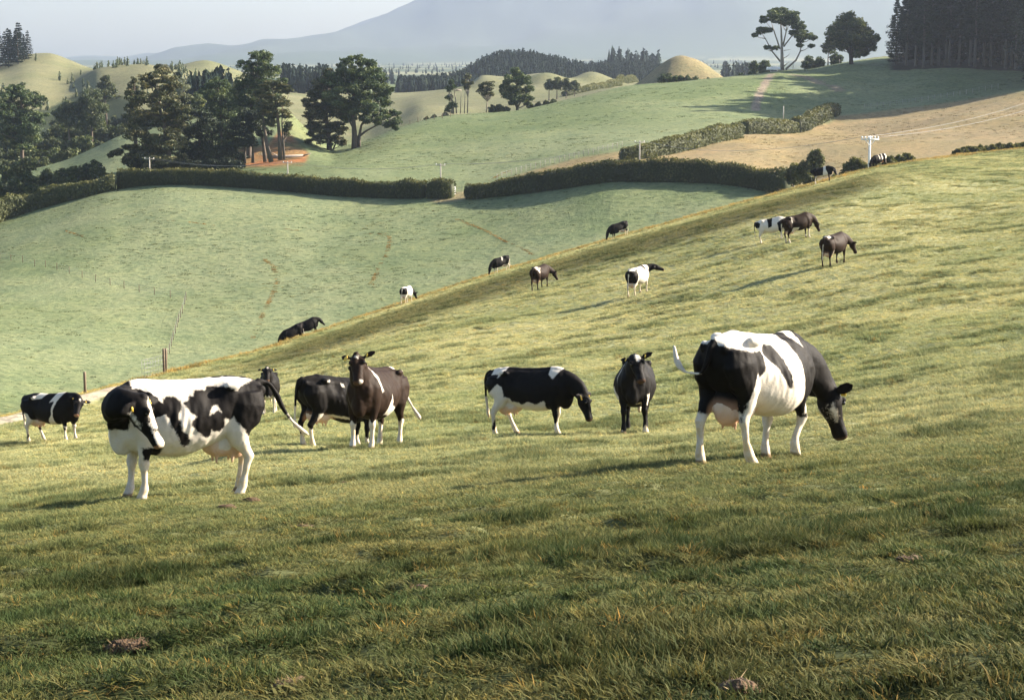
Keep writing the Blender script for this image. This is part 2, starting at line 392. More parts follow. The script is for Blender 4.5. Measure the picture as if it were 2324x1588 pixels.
def sheet(name, r0, r1, label=None):
    R = r1 - r0 + 1
    V = np.stack([GX[r0:r1 + 1], GY[r0:r1 + 1], GZ[r0:r1 + 1]], -1).reshape(-1, 3)
    i = np.arange(R - 1)[:, None] * NC + np.arange(NC - 1)[None, :]
    Fq = np.stack([i, i + 1, i + NC + 1, i + NC], -1).reshape(-1, 4)
    me = mesh_np(name, V, Fq, M_GROUND); col_attr(me, 'Col', C[r0:r1 + 1].reshape(-1, 3))
    return tag(obj(name, me), kind='structure')
def rowat(k): return int(np.argmin(np.abs(rows_f - k)))
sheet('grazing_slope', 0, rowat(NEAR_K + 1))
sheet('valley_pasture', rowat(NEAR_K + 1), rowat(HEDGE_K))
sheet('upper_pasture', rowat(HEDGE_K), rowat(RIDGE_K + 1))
sheet('far_hills', rowat(RIDGE_K + 1), rowat(MTN_K))
sheet('mountain', rowat(MTN_K), NR - 1)
# the slope goes on behind and beside the camera
xs = np.concatenate([AC * 2.0]); vb = []; 
for yy in (2.0, 0.0, -8.0, -30.0, -120.0):
    w = max(1.0, (2.0 - yy) / 2.0 + 1)
    for x, z in zip(GX[0], GZ[0]):
        X = x * w if yy < 2.0 else x
        vb.append((X, yy, z + 0.10 * (X - x) * 0.8 + (2.0 - yy) * 0.17))
i = np.arange(4)[:, None] * NC + np.arange(NC - 1)[None, :]
me = mesh_np('slope_behind', np.array(vb), np.stack([i, i + NC, i + NC + 1, i + 1], -1).reshape(-1, 4), M_GROUND)
col_attr(me, 'Col', np.zeros((len(vb), 3)) + gr)
tag(obj('slope_behind', me), kind='structure')

# ------------------------------------------------------------------ haze
zlo = float(GZ.min()) - 1.0; zhi = float(GZ.max()) + 6.0
bm = bmesh.new(); bmesh.ops.create_cube(bm, size=1.0)
me = bpy.data.meshes.new('haze'); bm.to_mesh(me); bm.free()
N = Node('haze_air')
vol = N.n('ShaderNodeVolumePrincipled', {'Color': (0.63, 0.705, 0.87, 1.0), 'Density': 0.92e-4, 'Anisotropy': 0.7})
me.materials.append(N.out(vol=vol.outputs[0]))
me.materials[0].cycles.volume_sampling = 'DISTANCE'
hz = obj('haze', me); xw = float(np.abs(GX).max()) + 50
hz.scale = (2 * xw, 14000 + 400, zhi - zlo); hz.location = (0, (14000 + 60 - 340) / 2.0, (zhi + zlo) / 2)
tag(hz, 'thin pale blue morning haze lying over the valley', 'haze', kind='stuff')
# ------------------------------------------------------------------ cows
def ring_tube(st, n=18):
    """closed loft: stations (centre, half-axis a, half-axis b)"""
    V = []; Fq = []; th = np.linspace(0, 2 * math.pi, n, endpoint=False)
    for c, a, b in st:
        V.append(np.asarray(c)[None] + np.cos(th)[:, None] * np.asarray(a)[None] + np.sin(th)[:, None] * np.asarray(b)[None])
    m = len(st); V = np.concatenate(V); V = np.concatenate([V, [np.asarray(st[0][0])], [np.asarray(st[-1][0])]])
    T = []
    for k in range(m - 1):
        for i in range(n):
            j = (i + 1) % n; a0 = k * n + i; a1 = k * n + j; b0 = a0 + n; b1 = a1 + n
            T += [(a0, a1, b1), (a0, b1, b0)]
    for i in range(n):
        j = (i + 1) % n
        T.append((m * n, j, i)); T.append((m * n + 1, (m - 1) * n + i, (m - 1) * n + j))
    return V, np.array(T)
def unit(v): v = np.asarray(v, float); return v / (np.linalg.norm(v) + 1e-12)
def path_tube(pts, rads, n=12, up=(0, 1, 0), flat=1.0):
    P = [np.asarray(p, float) for p in pts]; st = []
    for i, p in enumerate(P):
        t = unit(P[min(i + 1, len(P) - 1)] - P[max(i - 1, 0)]); s = np.asarray(up, float); s = s - t * (s @ t)
        if np.linalg.norm(s) < 0.05: s = np.array((1.0, 0, 0)) - t * t[0]
        s = unit(s); q = np.cross(t, s); r = rads[i]
        ra, rb = (r if isinstance(r, (tuple, list)) else (r, r * flat))
        st.append((p, s * rb, q * ra))
    return ring_tube(st, n)
def ell(c, r, n=14):
    c = np.asarray(c, float); st = []
    for k in range(1, 10):
        a = math.pi * k / 10; st.append((c + np.array((0, 0, -math.cos(a) * r[2])), np.array((r[0] * math.sin(a), 0, 0)), np.array((0, r[1] * math.sin(a), 0))))
    return ring_tube(st, n)
def bez(a, b, c, n):
    t = np.linspace(0, 1, n)[:, None]; a, b, c = map(lambda q: np.asarray(q, float)[None], (a, b, c))
    return (1 - t) ** 2 * a + 2 * t * (1 - t) * b + t * t * c
TORSO = [(-.90,1.29,1.10,.07),(-.87,1.335,.98,.15),(-.80,1.375,.88,.215),(-.68,1.405,.80,.255),(-.52,1.425,.745,.275),(-.36,1.42,.67,.30),(-.20,1.405,.60,.335),
         (-.02,1.395,.54,.36),(.16,1.395,.51,.37),(.32,1.40,.515,.352),(.46,1.415,.54,.31),(.58,1.42,.565,.275),(.70,1.39,.60,.235),(.80,1.33,.66,.19),(.87,1.24,.76,.12),(.90,1.16,.90,.06)]
HIND = [(-.63,.15,1.24,.20,.11),(-.64,.175,1.10,.235,.135),(-.60,.19,.95,.20,.125),(-.555,.20,.81,.145,.10),(-.60,.195,.68,.10,.072),(-.685,.19,.56,.062,.05),(-.725,.185,.49,.062,.047),
        (-.71,.185,.41,.046,.040),(-.69,.185,.28,.038,.036),(-.672,.185,.15,.048,.046),(-.65,.185,.09,.046,.047),(-.635,.185,.055,.058,.056),(-.62,.185,.0,.074,.062)]
FORE = [(.52,.16,1.20,.13,.07),(.56,.19,1.03,.16,.095),(.58,.20,.88,.13,.088),(.535,.20,.755,.105,.072),(.545,.19,.63,.075,.058),(.555,.18,.51,.054,.048),(.56,.18,.445,.060,.053),
        (.553,.18,.35,.041,.039),(.55,.18,.22,.038,.037),(.556,.18,.145,.047,.046),(.575,.18,.088,.045,.047),(.585,.18,.055,.056,.056),(.60,.18,.0,.072,.062)]
def cow_parts(P, gz):
    """P: pose; gz(x, y): ground height under the cow in its own frame. Returns list of closed shells and frames."""
    parts = []
    zf = gz(.56, 0); zh = gz(-.66, 0); pit = math.atan2(zf - zh, 1.22); ca, sa = math.cos(pit), math.sin(pit)
    zo = (zf * .66 + zh * .56) / 1.22 - P.get('sink', 0.02)
    def B(p):                                     # body frame to cow frame
        p = np.asarray(p, float); q = p.copy()
        q[..., 0] = p[..., 0] * ca - (p[..., 2] - .0) * sa * 0.55; q[..., 2] = p[..., 0] * sa + p[..., 2] + zo
        return q
    fat = P.get('fat', 1.0)
    st = []; NT = 48; th = np.linspace(0, 2 * math.pi, NT, endpoint=False); V = []
    TA = np.array(TORSO); xs_ = np.linspace(-.90, .90, 46); TI = np.stack([xs_] + [pchip(TA[:, 0], TA[:, k], xs_) for k in (1, 2, 3)], -1)
    for (x, zt, zb, hw) in TI:
        zc = zb + (zt - zb) * .46; up = zt - zc; dn = zc - zb
        y = hw * fat * np.sign(np.sin(th)) * np.abs(np.sin(th)) ** .88
        c = np.cos(th); z = zc + np.where(c > 0, up * np.abs(c) ** .92, -dn * np.abs(c) ** .95 * (1 + .06 * (fat - 1)))
        hip = math.exp(-((x + .47) / .13) ** 2)
        barrel = math.exp(-((x - .14) / .34) ** 2)
        y = y * (1 - (.20 + .16 * barrel) * (1 - 1.2 * hip) * np.clip(c, 0, 1) ** 1.35)
        flank = math.exp(-((x + .25) / .10) ** 2)                       # hollow in front of the hip
        y = y * (1 - .27 * flank * np.clip(1 - np.abs(c - .58) / .42, 0, 1) - .10 * math.exp(-((x + .68) / .09) ** 2) * np.clip(1 - np.abs(c - .7) / .4, 0, 1))
        V.append(np.stack([np.full(NT, x), y, z], -1))
    m = len(TI); Vt = np.concatenate(V); Vt = np.concatenate([Vt, [[-.905, 0, 1.2]], [[.905, 0, 1.07]]])
    T = []
    for k in range(m - 1):
        for i in range(NT):
            j = (i + 1) % NT; a0 = k * NT + i; a1 = k * NT + j
            T += [(a0, a1 + NT, a1), (a0, a0 + NT, a1 + NT)]
    for i in range(NT):
        j = (i + 1) % NT; T += [(m * NT, i, j), (m * NT + 1, (m - 1) * NT + j, (m - 1) * NT + i)]
    parts.append((B(Vt), np.array(T)))
    for s in (1, -1):                             # hook bones, pins, shoulder blade, ribs bulge
        for c, r in (((-.47, .228 * s, 1.335), (.10, .055, .055)), ((-.84, .12 * s, 1.26), (.07, .05, .07)), ((.50, .185 * s, 1.10), (.10, .075, .20)), ((.74, .15 * s, .98), (.12, .08, .14))):
            v, f = ell(c, r); parts.append((B(v), f))
    v, f = ell((.77, 0, .78), (.16, .13, .25)); parts.append((B(v), f))
    # legs: hip end follows the body, hoof end stands on the ground
    for key, base, s in (('fl', FORE, 1), ('fr', FORE, -1), ('hl', HIND, 1), ('hr', HIND, -1)):
        dx, dy, lift = P.get('legs', {}).get(key, (0, 0, 0))
        bend = P.get('bend', {}).get(key)
        hx, hy = base[-1][0] + dx, base[-1][1] * s + dy
        gzv = gz(hx, hy) - 0.025
        stn = []
        for (x, y, z, rx, ry) in base:
            w = np.clip((1.05 - z) / 1.05, 0, 1) ** 1.15
            pb = B(np.array((x, y * s, z)))
            px = pb[0] * (1 - w) + x * w + dx * w; py = pb[1] + dy * w
            pz = pb[2] * (1 - w) + (z + gzv + lift) * w
            if bend:
                for zc_, wd, bx, bz in bend:
                    g_ = math.exp(-((z - zc_) / wd) ** 2); px += bx * g_; pz += bz * g_
            stn.append((np.array((px, py, pz)), np.array((rx * (1.12 if z > .5 or z < .2 or abs(z - .46) < .05 else .98), 0, 0)), np.array((0, ry * (1.14 if z > .5 or z < .2 or abs(z - .46) < .05 else 1.0), 0))))
        # tilt rings across the leg direction
        out = []
        for i, (c, a, b) in enumerate(stn):
            t = unit(stn[min(i + 1, len(stn) - 1)][0] - stn[max(i - 1, 0)][0])
            if i > len(stn) - 3: t = np.array((0.0, 0, -1)) if not lift else unit((-.5, 0, -.85))
            a2 = np.array((1.0, 0, 0)); a2 = unit(a2 - t * (a2 @ t)) * np.linalg.norm(a)
            b2 = unit(np.cross(t, a2)) * np.linalg.norm(b); out.append((c, a2, b2))
        parts.append(ring_tube(out, 14))
    # neck
    nb = B(np.array((.62, 0, 1.12))); poll = B(np.array(P['poll'])); muz = B(np.array(P['muz']))
    nc = B(np.array(P['nctrl'])) if 'nctrl' in P else (nb + poll) / 2 + np.array((.05, 0, .06))
    d = unit(muz - poll); hint = np.array(P.get('hup', (.35, 0, 1.0)), float); nrm = unit(hint - d * (hint @ d)); left = np.cross(nrm, d)
    HL = P.get('hlen', .56); muz = poll + d * HL
    cen = bez(nb, nc, poll + d * .06 - nrm * .04, 9); stn = []
    zup = np.array((0, 0, 1.0))
    for i, c in enumerate(cen):
        t = unit(cen[min(i + 1, 8)] - cen[max(i - 1, 0)]); w = i / 8
        upv = unit((zup * (1 - w) + nrm * w) - t * ((zup * (1 - w) + nrm * w) @ t)); sd = np.cross(upv, t)
        h = .275 * (1 - w) ** 1.0 + .135 * w; b = .185 * (1 - w) ** 1.1 + .105 * w
        stn.append((c - upv * .02 * (1 - w), upv * h, sd * b))
    parts.append(ring_tube(stn, 20))
    if P.get('dewlap', 1):
        lo = [B(np.array((.80, 0, .66))), (B(np.array((.86, 0, .86))) + cen[4]) / 2 - zup * .08, cen[5] - zup * .12, cen[7] - zup * .06]
        parts.append(path_tube(lo, [(.11, .06), (.10, .04), (.08, .04), (.05, .04)], 10))
    # head
    hs = []
    for t, rt, rb, ry in ((-.03,.05,.07,.08),(.06,.085,.12,.118),(.18,.098,.165,.135),(.30,.094,.18,.130),(.45,.083,.155,.108),(.60,.070,.118,.086),(.75,.065,.092,.082),(.86,.068,.085,.092),(.94,.062,.078,.090),(1.0,.036,.05,.062)):
        c = poll + d * HL * t - nrm * .015; ct = (rt - rb) / 2
        hs.append((c + nrm * ct, nrm * (rt + rb) / 2, left * ry))
    parts.append(ring_tube(hs, 18))
    parts.append(ell(poll + d * .01 + nrm * .03, (.07, .07, .06)))
    for s in (1, -1):
        ek = P.get('ears', {}).get('l' if s > 0 else 'r', (1.0, -.12, -.25))
        e0 = poll + d * .07 * HL + left * s * .085 - nrm * .02; ed = unit(left * s * ek[0] + nrm * ek[2] + d * ek[1]); en = unit(nrm - ed * (nrm @ ed)); ew = np.cross(ed, en)
        th_ = max(.017, P.get('vox', .012) * .95); es = []
        for t, wv in ((0, .025), (.18, .042), (.4, .068), (.65, .072), (.85, .052), (1.0, .018)):
            es.append((e0 + ed * .25 * t, ew * wv, en * th_ * (1 - .3 * t)))
        parts.append(ring_tube(es, 12))
        parts.append(ell(poll + d * HL * .27 + left * s * .112 + nrm * .045, (.036, .036, .036)))       # brow
    # udder
    us = P.get('udder', 1.0)
    v, f = ell((-.40, 0, .70 - .06 * us), (.25 * us, .17 * us, .17 * us)); parts.append((B(v), f))
    v, f = ell((-.56, 0, .76 - .10 * us), (.17, .15 * us, .22 * us)); parts.append((B(v), f))
    if us > .6:
        for tx in (-.52, -.33):
            for s in (1, -1):
                p0 = B(np.array((tx, .075 * s * us, .66 - .2 * us))); parts.append(path_tube([p0 + zup * .08, p0, p0 - zup * .045, p0 - zup * .06], [.03, .02, .016, .008], 10))
    # tail
    tl = [B(np.array(q, float)) for q in P.get('tail', [(-.84, 0, 1.345), (-.93, 0, 1.30), (-.97, 0, 1.15), (-.98, 0, .9), (-.97, .02, .65), (-.96, .03, .48), (-.95, .03, .38)])]
    tl = np.array(tl); tt = np.linspace(0, 1, len(tl)); tq = np.linspace(0, 1, 22); tl = np.stack([pchip(tt, tl[:, k], tq) for k in range(3)], -1)
    rad = np.interp(tq, [0, .12, .5, .68, .78, .92, 1], [.052, .040, .030, .027, .036, .036, .014]) * P.get('tailw', 1.0)
    parts.append(path_tube(tl, list(rad), 10))
    fr = dict(poll=poll, d=d, nrm=nrm, left=left, HL=HL, B=B, pit=pit, zo=zo, ca=ca, sa=sa, tail=tl)
    return parts, fr
def coat_mat(name, dark, sheen=(0.03, 0.02, 0.012)):
    N = Node(name); tc = N.n('ShaderNodeTexCoord').outputs['Object']
    s = N.attr('patch').outputs['Fac']; sk = N.attr('skin').outputs['Fac']; hf = N.attr('hoof').outputs['Fac']; mk = N.attr('muck').outputs['Fac']
    e = N.math('ADD', s, N.math('ADD', N.math('MULTIPLY', N.math('SUBTRACT', N.noise(22, 3, 0.6, tc), 0.5), 0.05), N.math('MULTIPLY', N.math('SUBTRACT', N.noise(110, 2, 0.6, N.n('ShaderNodeMapping', {'Vector': tc, 'Scale': (1, 1, 0.3)}).outputs[0]), 0.5), 0.035)))
    blk = N.n('ShaderNodeMapRange', {'Value': e, 'From Min': -0.010, 'From Max': 0.012}); blk.clamp = True
    f1 = N.noise(7, 4, 0.6, tc); f2 = N.noise(90, 2, 0.5, N.n('ShaderNodeMapping', {'Vector': tc, 'Scale': (0.35, 1, 1.2)}).outputs[0])
    wht = N.mix(f1, (0.50, 0.45, 0.38), (0.63, 0.59, 0.52)); wht = N.mix(N.math('MULTIPLY', mk, N.ramp(N.noise(9, 5, 0.7, tc), [(0.35, (0, 0, 0)), (0.75, (1, 1, 1))])), wht, (0.50, 0.38, 0.22))
    dk = N.mix(f1, dark, tuple(0.55 * a + 0.45 * b * 0.5 for a, b in zip(dark, sheen)))
    c = N.mix(blk.outputs[0], wht, dk)
    c = N.mix(N.math('MULTIPLY', sk, 0.9), c, N.mix(f1, (0.50, 0.25, 0.14), (0.62, 0.36, 0.22)))
    c = N.mix(hf, c, (0.16, 0.11, 0.06))
    c = N.mix(0.6, c, N.mix(f2, (0.3, 0.3, 0.3), (0.75, 0.75, 0.75)), 'SOFT_LIGHT')
    bp = N.n('ShaderNodeBump', {'Strength': 0.3, 'Distance': 0.008, 'Height': f2})
    b = N.n('ShaderNodeBsdfPrincipled', {'Base Color': c, 'Roughness': 0.62, 'Specular IOR Level': 0.08, 'Normal': bp.outputs[0], 'Sheen Weight': 0.0, 'Sheen Roughness': 0.4})
    return N.out(b.outputs[0])
M_BLACK = coat_mat('black_and_white_hide', (0.0045, 0.0045, 0.005))
M_BROWN = coat_mat('brown_black_hide', (0.011, 0.0065, 0.0045), (0.09, 0.05, 0.028))
M_EYE = plain('eye_dark', (0.008, 0.006, 0.005), 0.12, 0.1)
M_TAG = plain('yellow_tag', (0.62, 0.42, 0.05), 0.5, 0.15)
M_TAGW = plain('white_tag', (0.70, 0.68, 0.60), 0.5, 0.1)
def remesh(parts, vox, smooth):
    vs = []; fs = []; o = 0
    for v, f in parts: vs.append(v); fs.append(f + o); o += len(v)
    me = mesh_np('tmp', np.concatenate(vs), np.concatenate(fs))
    ob = obj('tmp', me); m = ob.modifiers.new('r', 'REMESH'); m.mode = 'VOXEL'; m.voxel_size = vox; m.use_smooth_shade = True
    m2 = ob.modifiers.new('s', 'SMOOTH'); m2.factor = 0.5; m2.iterations = smooth
    dg = bpy.context.evaluated_depsgraph_get(); ev = ob.evaluated_get(dg); res = bpy.data.meshes.new_from_object(ev, depsgraph=dg)
    bpy.data.objects.remove(ob, do_unlink=True); bpy.data.meshes.remove(me)
    return res
def make_cow(name, P, label, group='cows grazing on the slope'):
    """P also holds: u, v (or d) of the place, head (degrees, 0 = facing right, 90 = facing away), coat, patches"""
    if 'd' in P: base = spot(P['u'], P['d'], P.get('v', 600))
    else: base = hit(P['u'], P['v'], 3.0)
    hd = math.radians(P['head']); S = P.get('size', 1.0); ch, sh = math.cos(hd), math.sin(hd)
    def gz(x, y):
        X = base.x + S * (x * ch - y * sh); Y = base.y + S * (x * sh + y * ch)
        return (g1(X, Y) - base.z) / S
    dist = base.y; vox = min(0.034, max(0.0138, dist * 0.00056)); P = dict(P, vox=vox)
    parts, fr = cow_parts(P, gz)
    me = remesh(parts, vox, 5 if vox < .02 else 3); n = len(me.vertices)
    co = np.empty(n * 3, np.float32); me.vertices.foreach_get('co', co); co = co.reshape(-1, 3).astype(float)
    if vox < .03:                                 # ribs, loose skin, muscle
        nr = np.empty(n * 3, np.float32); me.vertices.foreach_get('normal', nr); nr = nr.reshape(-1, 3)
        zb_ = co[:, 2] - fr['zo'] - co[:, 0] * fr['sa']
        rib = np.sin((co[:, 0] + .25 * (zb_ - 1)) * 62) * np.clip(1 - np.abs(co[:, 0] - .12) / .34, 0, 1) * np.clip(1 - np.abs(zb_ - .98) / .26, 0, 1) * np.clip((np.abs(co[:, 1]) - .15) * 12, 0, 1)
        lump = fbm(co[:, 0] * 5 + 3 * co[:, 1], co[:, 2] * 4 + 7, 301, 2) + .6 * fbm(co[:, 0] * 14, co[:, 2] * 9 + 5 * co[:, 1], 311, 2)
        spine = -.012 * np.exp(-((np.abs(co[:, 1]) - .10) / .045) ** 2) * np.clip((zb_ - 1.25) * 8, 0, 1)
        leg = np.clip((.6 - zb_) * 6, 0, 1)
        co = co + nr * (.008 * rib + .017 * lump * (1 - .6 * leg) + 1.5 * spine)[:, None]
        me.vertices.foreach_set('co', np.ascontiguousarray(co, np.float32).ravel()); me.update()
    # rest coordinates of the body
    X = co[:, 0]; Yv = co[:, 1]; Zb = co[:, 2] - fr['zo'] - X * fr['sa'] / max(fr['ca'], .1); Xb = (X + Zb * fr['sa'] * .55) / fr['ca']
    # head coordinates
    q = co - fr['poll'][None]; ht = q @ fr['d'] / fr['HL']; hl = q @ fr['left']; hn = q @ fr['nrm']
    ishead = (ht > -.22) & (ht < 1.15) & (np.abs(hl) < .34) & (np.abs(hn) < .24) & ~((np.abs(hl) > .13) & (ht > .45))
    s = np.full(n, .3 if P.get('base', 'b') == 'b' else -.3)
    G = P.get('map')
    for side, colr, poly in P.get('patches', []):
        pg = [G(a, b) for a, b in poly] if G and side.endswith('z') else poly
        sd = poly_sd(Xb, Zb, pg); side = side[0]
        msk = (Yv > -.04) if side == 'L' else (Yv < .04) if side == 'R' else np.ones(n, bool)
        sd = np.where(msk & ~ishead, sd, -1.0)
        s = np.maximum(s, sd) if colr == 'b' else np.minimum(s, -sd)
    if 'leg_white' in P:
        for k, zz in P['leg_white'].items():
            m = ((Xb > 0) == (k[0] == 'f')) & ((Yv > 0) == (k[1] == 'l')) & (Zb < .9) & ~ishead
            sd = zz - Zb + .03 * np.sin(Yv * 60); s = np.where(m, np.minimum(s, -sd), s)
    if 'neck_b' in P:                            # dark neck (and chest top) in front of a slanted line
        x0, z0, k = P['neck_b']; sd = np.minimum(Xb - x0 - k * (1.3 - Zb), Zb - z0)
        s = np.where(~ishead, np.maximum(s, sd), s)
    if 'belly_w' in P:
        x0, x1, zz = P['belly_w']; sd = np.minimum(np.minimum(Xb - x0, x1 - Xb), zz + .03 * np.sin(Xb * 19) - Zb); s = np.where(~ishead & (np.abs(Yv) < .5), np.minimum(s, -sd), s)
    # tail: dark root, white switch
    td = np.min(np.linalg.norm(co[:, None, :] - fr['tail'][None, 4:, :], axis=2), 1); ti = np.argmin(np.linalg.norm(co[:, None, :] - fr['tail'][None, :, :], axis=2), 1)
    ta = np.min(np.linalg.norm(co[:, None, :] - fr['tail'][None, :, :], axis=2), 1)
    tm = (ta < .062) & (((Xb < -.88) & (ti > 1)) | (ti > 5))
    s = np.where(tm, (P.get('tail_w', .55) * 21 - ti) * .03, s)
    # head colouring
    hb = P.get('face', 'b'); hs = np.full(n, .2 if hb == 'b' else -.2)
    for colr, poly in P.get('blaze', []):        # polygons in (position poll->muzzle, left-right) seen on the front of the face
        sd = poly_sd(ht, hl * 1.6, poly) * .4; sd = np.where(hn > -.02, sd, -1); hs = np.maximum(hs, sd) if colr == 'b' else np.minimum(hs, -sd)
    if P.get('jaw_w'):
        sd = poly_sd(ht, hn, P.get('jaw', [(.22,-.135),(.50,-.085),(.60,-.10),(.30,-.165)])) * .5; hs = np.minimum(hs, -sd)
    if P.get('muz_w'): hs = np.minimum(hs, -(ht - P['muz_w']) * .4)
    s = np.where(ishead, hs, s)
    skin = np.zeros(n); um = (((Xb + .46) / .30) ** 2 + (Yv / .165) ** 2 + ((Zb - .58) / .20) ** 2 < 1) & (P.get('udder', 1) > .8)
    s = np.where(um, -.2, s)
    ud = ((Xb + .46) / .34) ** 2 + (Yv / .2) ** 2 + ((Zb - .58) / .22) ** 2
    skin = np.clip((1.25 - ud) * 3, 0, 1) * np.clip((.80 - Zb) / .28, 0, 1) * P.get('pink', .75) * (P.get('udder', 1) > .6) * (np.abs(Yv) < .155)
    skin = np.where(ishead & (ht > .93), P.get('nose', .25), skin)
    hoof = np.clip((.075 - Zb) / .02, 0, 1) * (np.abs(Yv) > .05) * ~ishead * (Zb < .12)
    muck = np.clip((.66 - Zb) / .45, 0, 1) * .8 + np.clip((.8 - Zb) / .25, 0, 1) * .3 + .5 * np.clip((-.55 - Xb) / .3, 0, 1) * np.clip((1.2 - Zb) / .5, 0, 1) + .26
    for nm, a in (('patch', s), ('skin', skin), ('hoof', hoof), ('muck', muck)): flt_attr(me, nm, a)
    me.materials.clear(); me.materials.append(M_BROWN if P.get('coat') == 'brown' else M_BLACK)
    root = empty(name, base, hd); root.scale = (S, S, S)
    me.name = 'body'; obj('body', me, root)
    if dist < 62:
        for sd_ in (1, -1):
            c = fr['poll'] + fr['d'] * fr['HL'] * .315 + fr['left'] * sd_ * .118 + fr['nrm'] * .030
            v, f = ell(c, (.026, .026, .026), 10); obj('eye', mesh_np('eye', v, f, M_EYE), root)
            if P.get('tags', 1):
                ek = P.get('ears', {}).get('l' if sd_ > 0 else 'r', (1.0, -.12, -.25))
                ed = unit(fr['left'] * sd_ * ek[0] + fr['nrm'] * ek[2] + fr['d'] * ek[1]); en = unit(fr['nrm'] - ed * (fr['nrm'] @ ed)); ew = np.cross(ed, en)
                e0 = fr['poll'] + fr['d'] * .07 * fr['HL'] + fr['left'] * sd_ * (.085) - fr['nrm'] * .02 + ed * .10 + en * .026
                big = P.get('bigtag') == ('l' if sd_ > 0 else 'r')
                w_, h_ = (.030, .05) if big else (.014, .028)
                dn = unit(np.array((0, 0, -1.0)) - en * (np.array((0, 0, -1.0)) @ en))
                sdv = np.cross(dn, en)
                c = e0 + dn * h_ * .7
                st = [(c - dn * h_, sdv * w_ * .5, en * .004), (c - dn * h_ * .4, sdv * w_, en * .004), (c + dn * h_, sdv * w_, en * .004)]
                v, f = ring_tube(st, 8); obj('ear_tag', mesh_np('ear_tag', v, f, M_TAG, False), root)
    return tag(root, label, 'cow', group)
GRAZE = dict(poll=(1.22, 0, .72), muz=(1.36, 0, .18), nctrl=(1.02, 0, 1.10), hup=(1, 0, .3))
UPH = dict(poll=(1.08, 0, 1.50), muz=(1.46, 0, 1.12), nctrl=(.92, 0, 1.32))
def zmap(zx_h, zx_f, g_h, g_f, ppm):
    """side-view picture coordinates -> body coordinates: hind and fore hoof columns, their ground rows, pixels per metre"""
    def fn(a, b):
        t = (a - zx_h) / (zx_f - zx_h); return (-.66 + 1.22 * t, (g_h + (g_f - g_h) * t - b) / ppm)
    return fn
COWS = []
COWS.append(('dairy_cow', dict(u=425, d=23.2, v=1130, head=206, base='w', fat=1.06, size=1.02, udder=1.0, poll=(.70, .50, 1.27), muz=(.50, .66, .74), nctrl=(1.16, .30, 1.22), hup=(-1.0, .45, .35), hlen=.60,
    legs=dict(fl=(.0, .0, 0), fr=(.10, .06, 0), hl=(.06, 0, 0), hr=(-.04, 0, 0)), map=zmap(1590, 500, 1385, 1450, 905),
    tail=[(-.84, 0, 1.345), (-.97, 0, 1.33), (-1.08, 0, 1.20), (-1.18, 0, 1.00), (-1.30, .02, .84), (-1.42, .03, .74), (-1.50, .03, .68)], tail_w=.58, tailw=.92,
    patches=[('Lz','b',[(670,340),(720,305),(800,310),(860,350),(855,440),(810,490),(830,560),(840,640),(900,680),(940,750),(920,810),(880,830),(830,790),(800,700),(740,620),(710,530),(660,450)]),
             ('Lz','b',[(880,370),(940,330),(960,290),(1000,300),(1010,240),(1150,235),(1150,200),(1380,190),(1470,235),(1500,190),(1600,160),(1700,130),(1850,120),(1850,400),(1800,600),(1720,760),(1650,690),(1580,710),(1540,640),(1440,550),(1420,500),(1380,530),(1310,520),(1320,600),(1280,660),(1200,660),(1170,640),(1170,700),(1110,730),(1050,690),(990,640),(940,590),(950,540),(1000,500),(960,470),(900,420)]),
             ('Lz','w',[(1140,490),(1175,400),(1230,385),(1285,460),(1235,425),(1160,470)]),
             ('Lz','b',[(455,850),(670,850),(640,1005),(570,955),(540,995),(480,990)]),
             ('R','b',[(-.95,1.5),(-.3,1.5),(-.2,1.0),(-.6,.8),(-.95,.7)])],
    neck_b=(.70, .86, .12), blaze=[('w',[(.02,.03),(.10,-.06),(.35,-.13),(.62,-.13),(.62,-.04),(.40,-.03),(.2,.02)]), ('w',[(.62,-.16),(1.1,-.2),(1.1,.2),(.84,.16),(.78,-.02)])], jaw_w=1, jaw=[(.18,-.125),(.5,-.10),(.52,-.115),(.2,-.145)], nose=.45,
    ears=dict(l=(.7, .15, .55), r=(.60, .15, -.9))), 'large white cow with black patches looking back over its shoulder'))
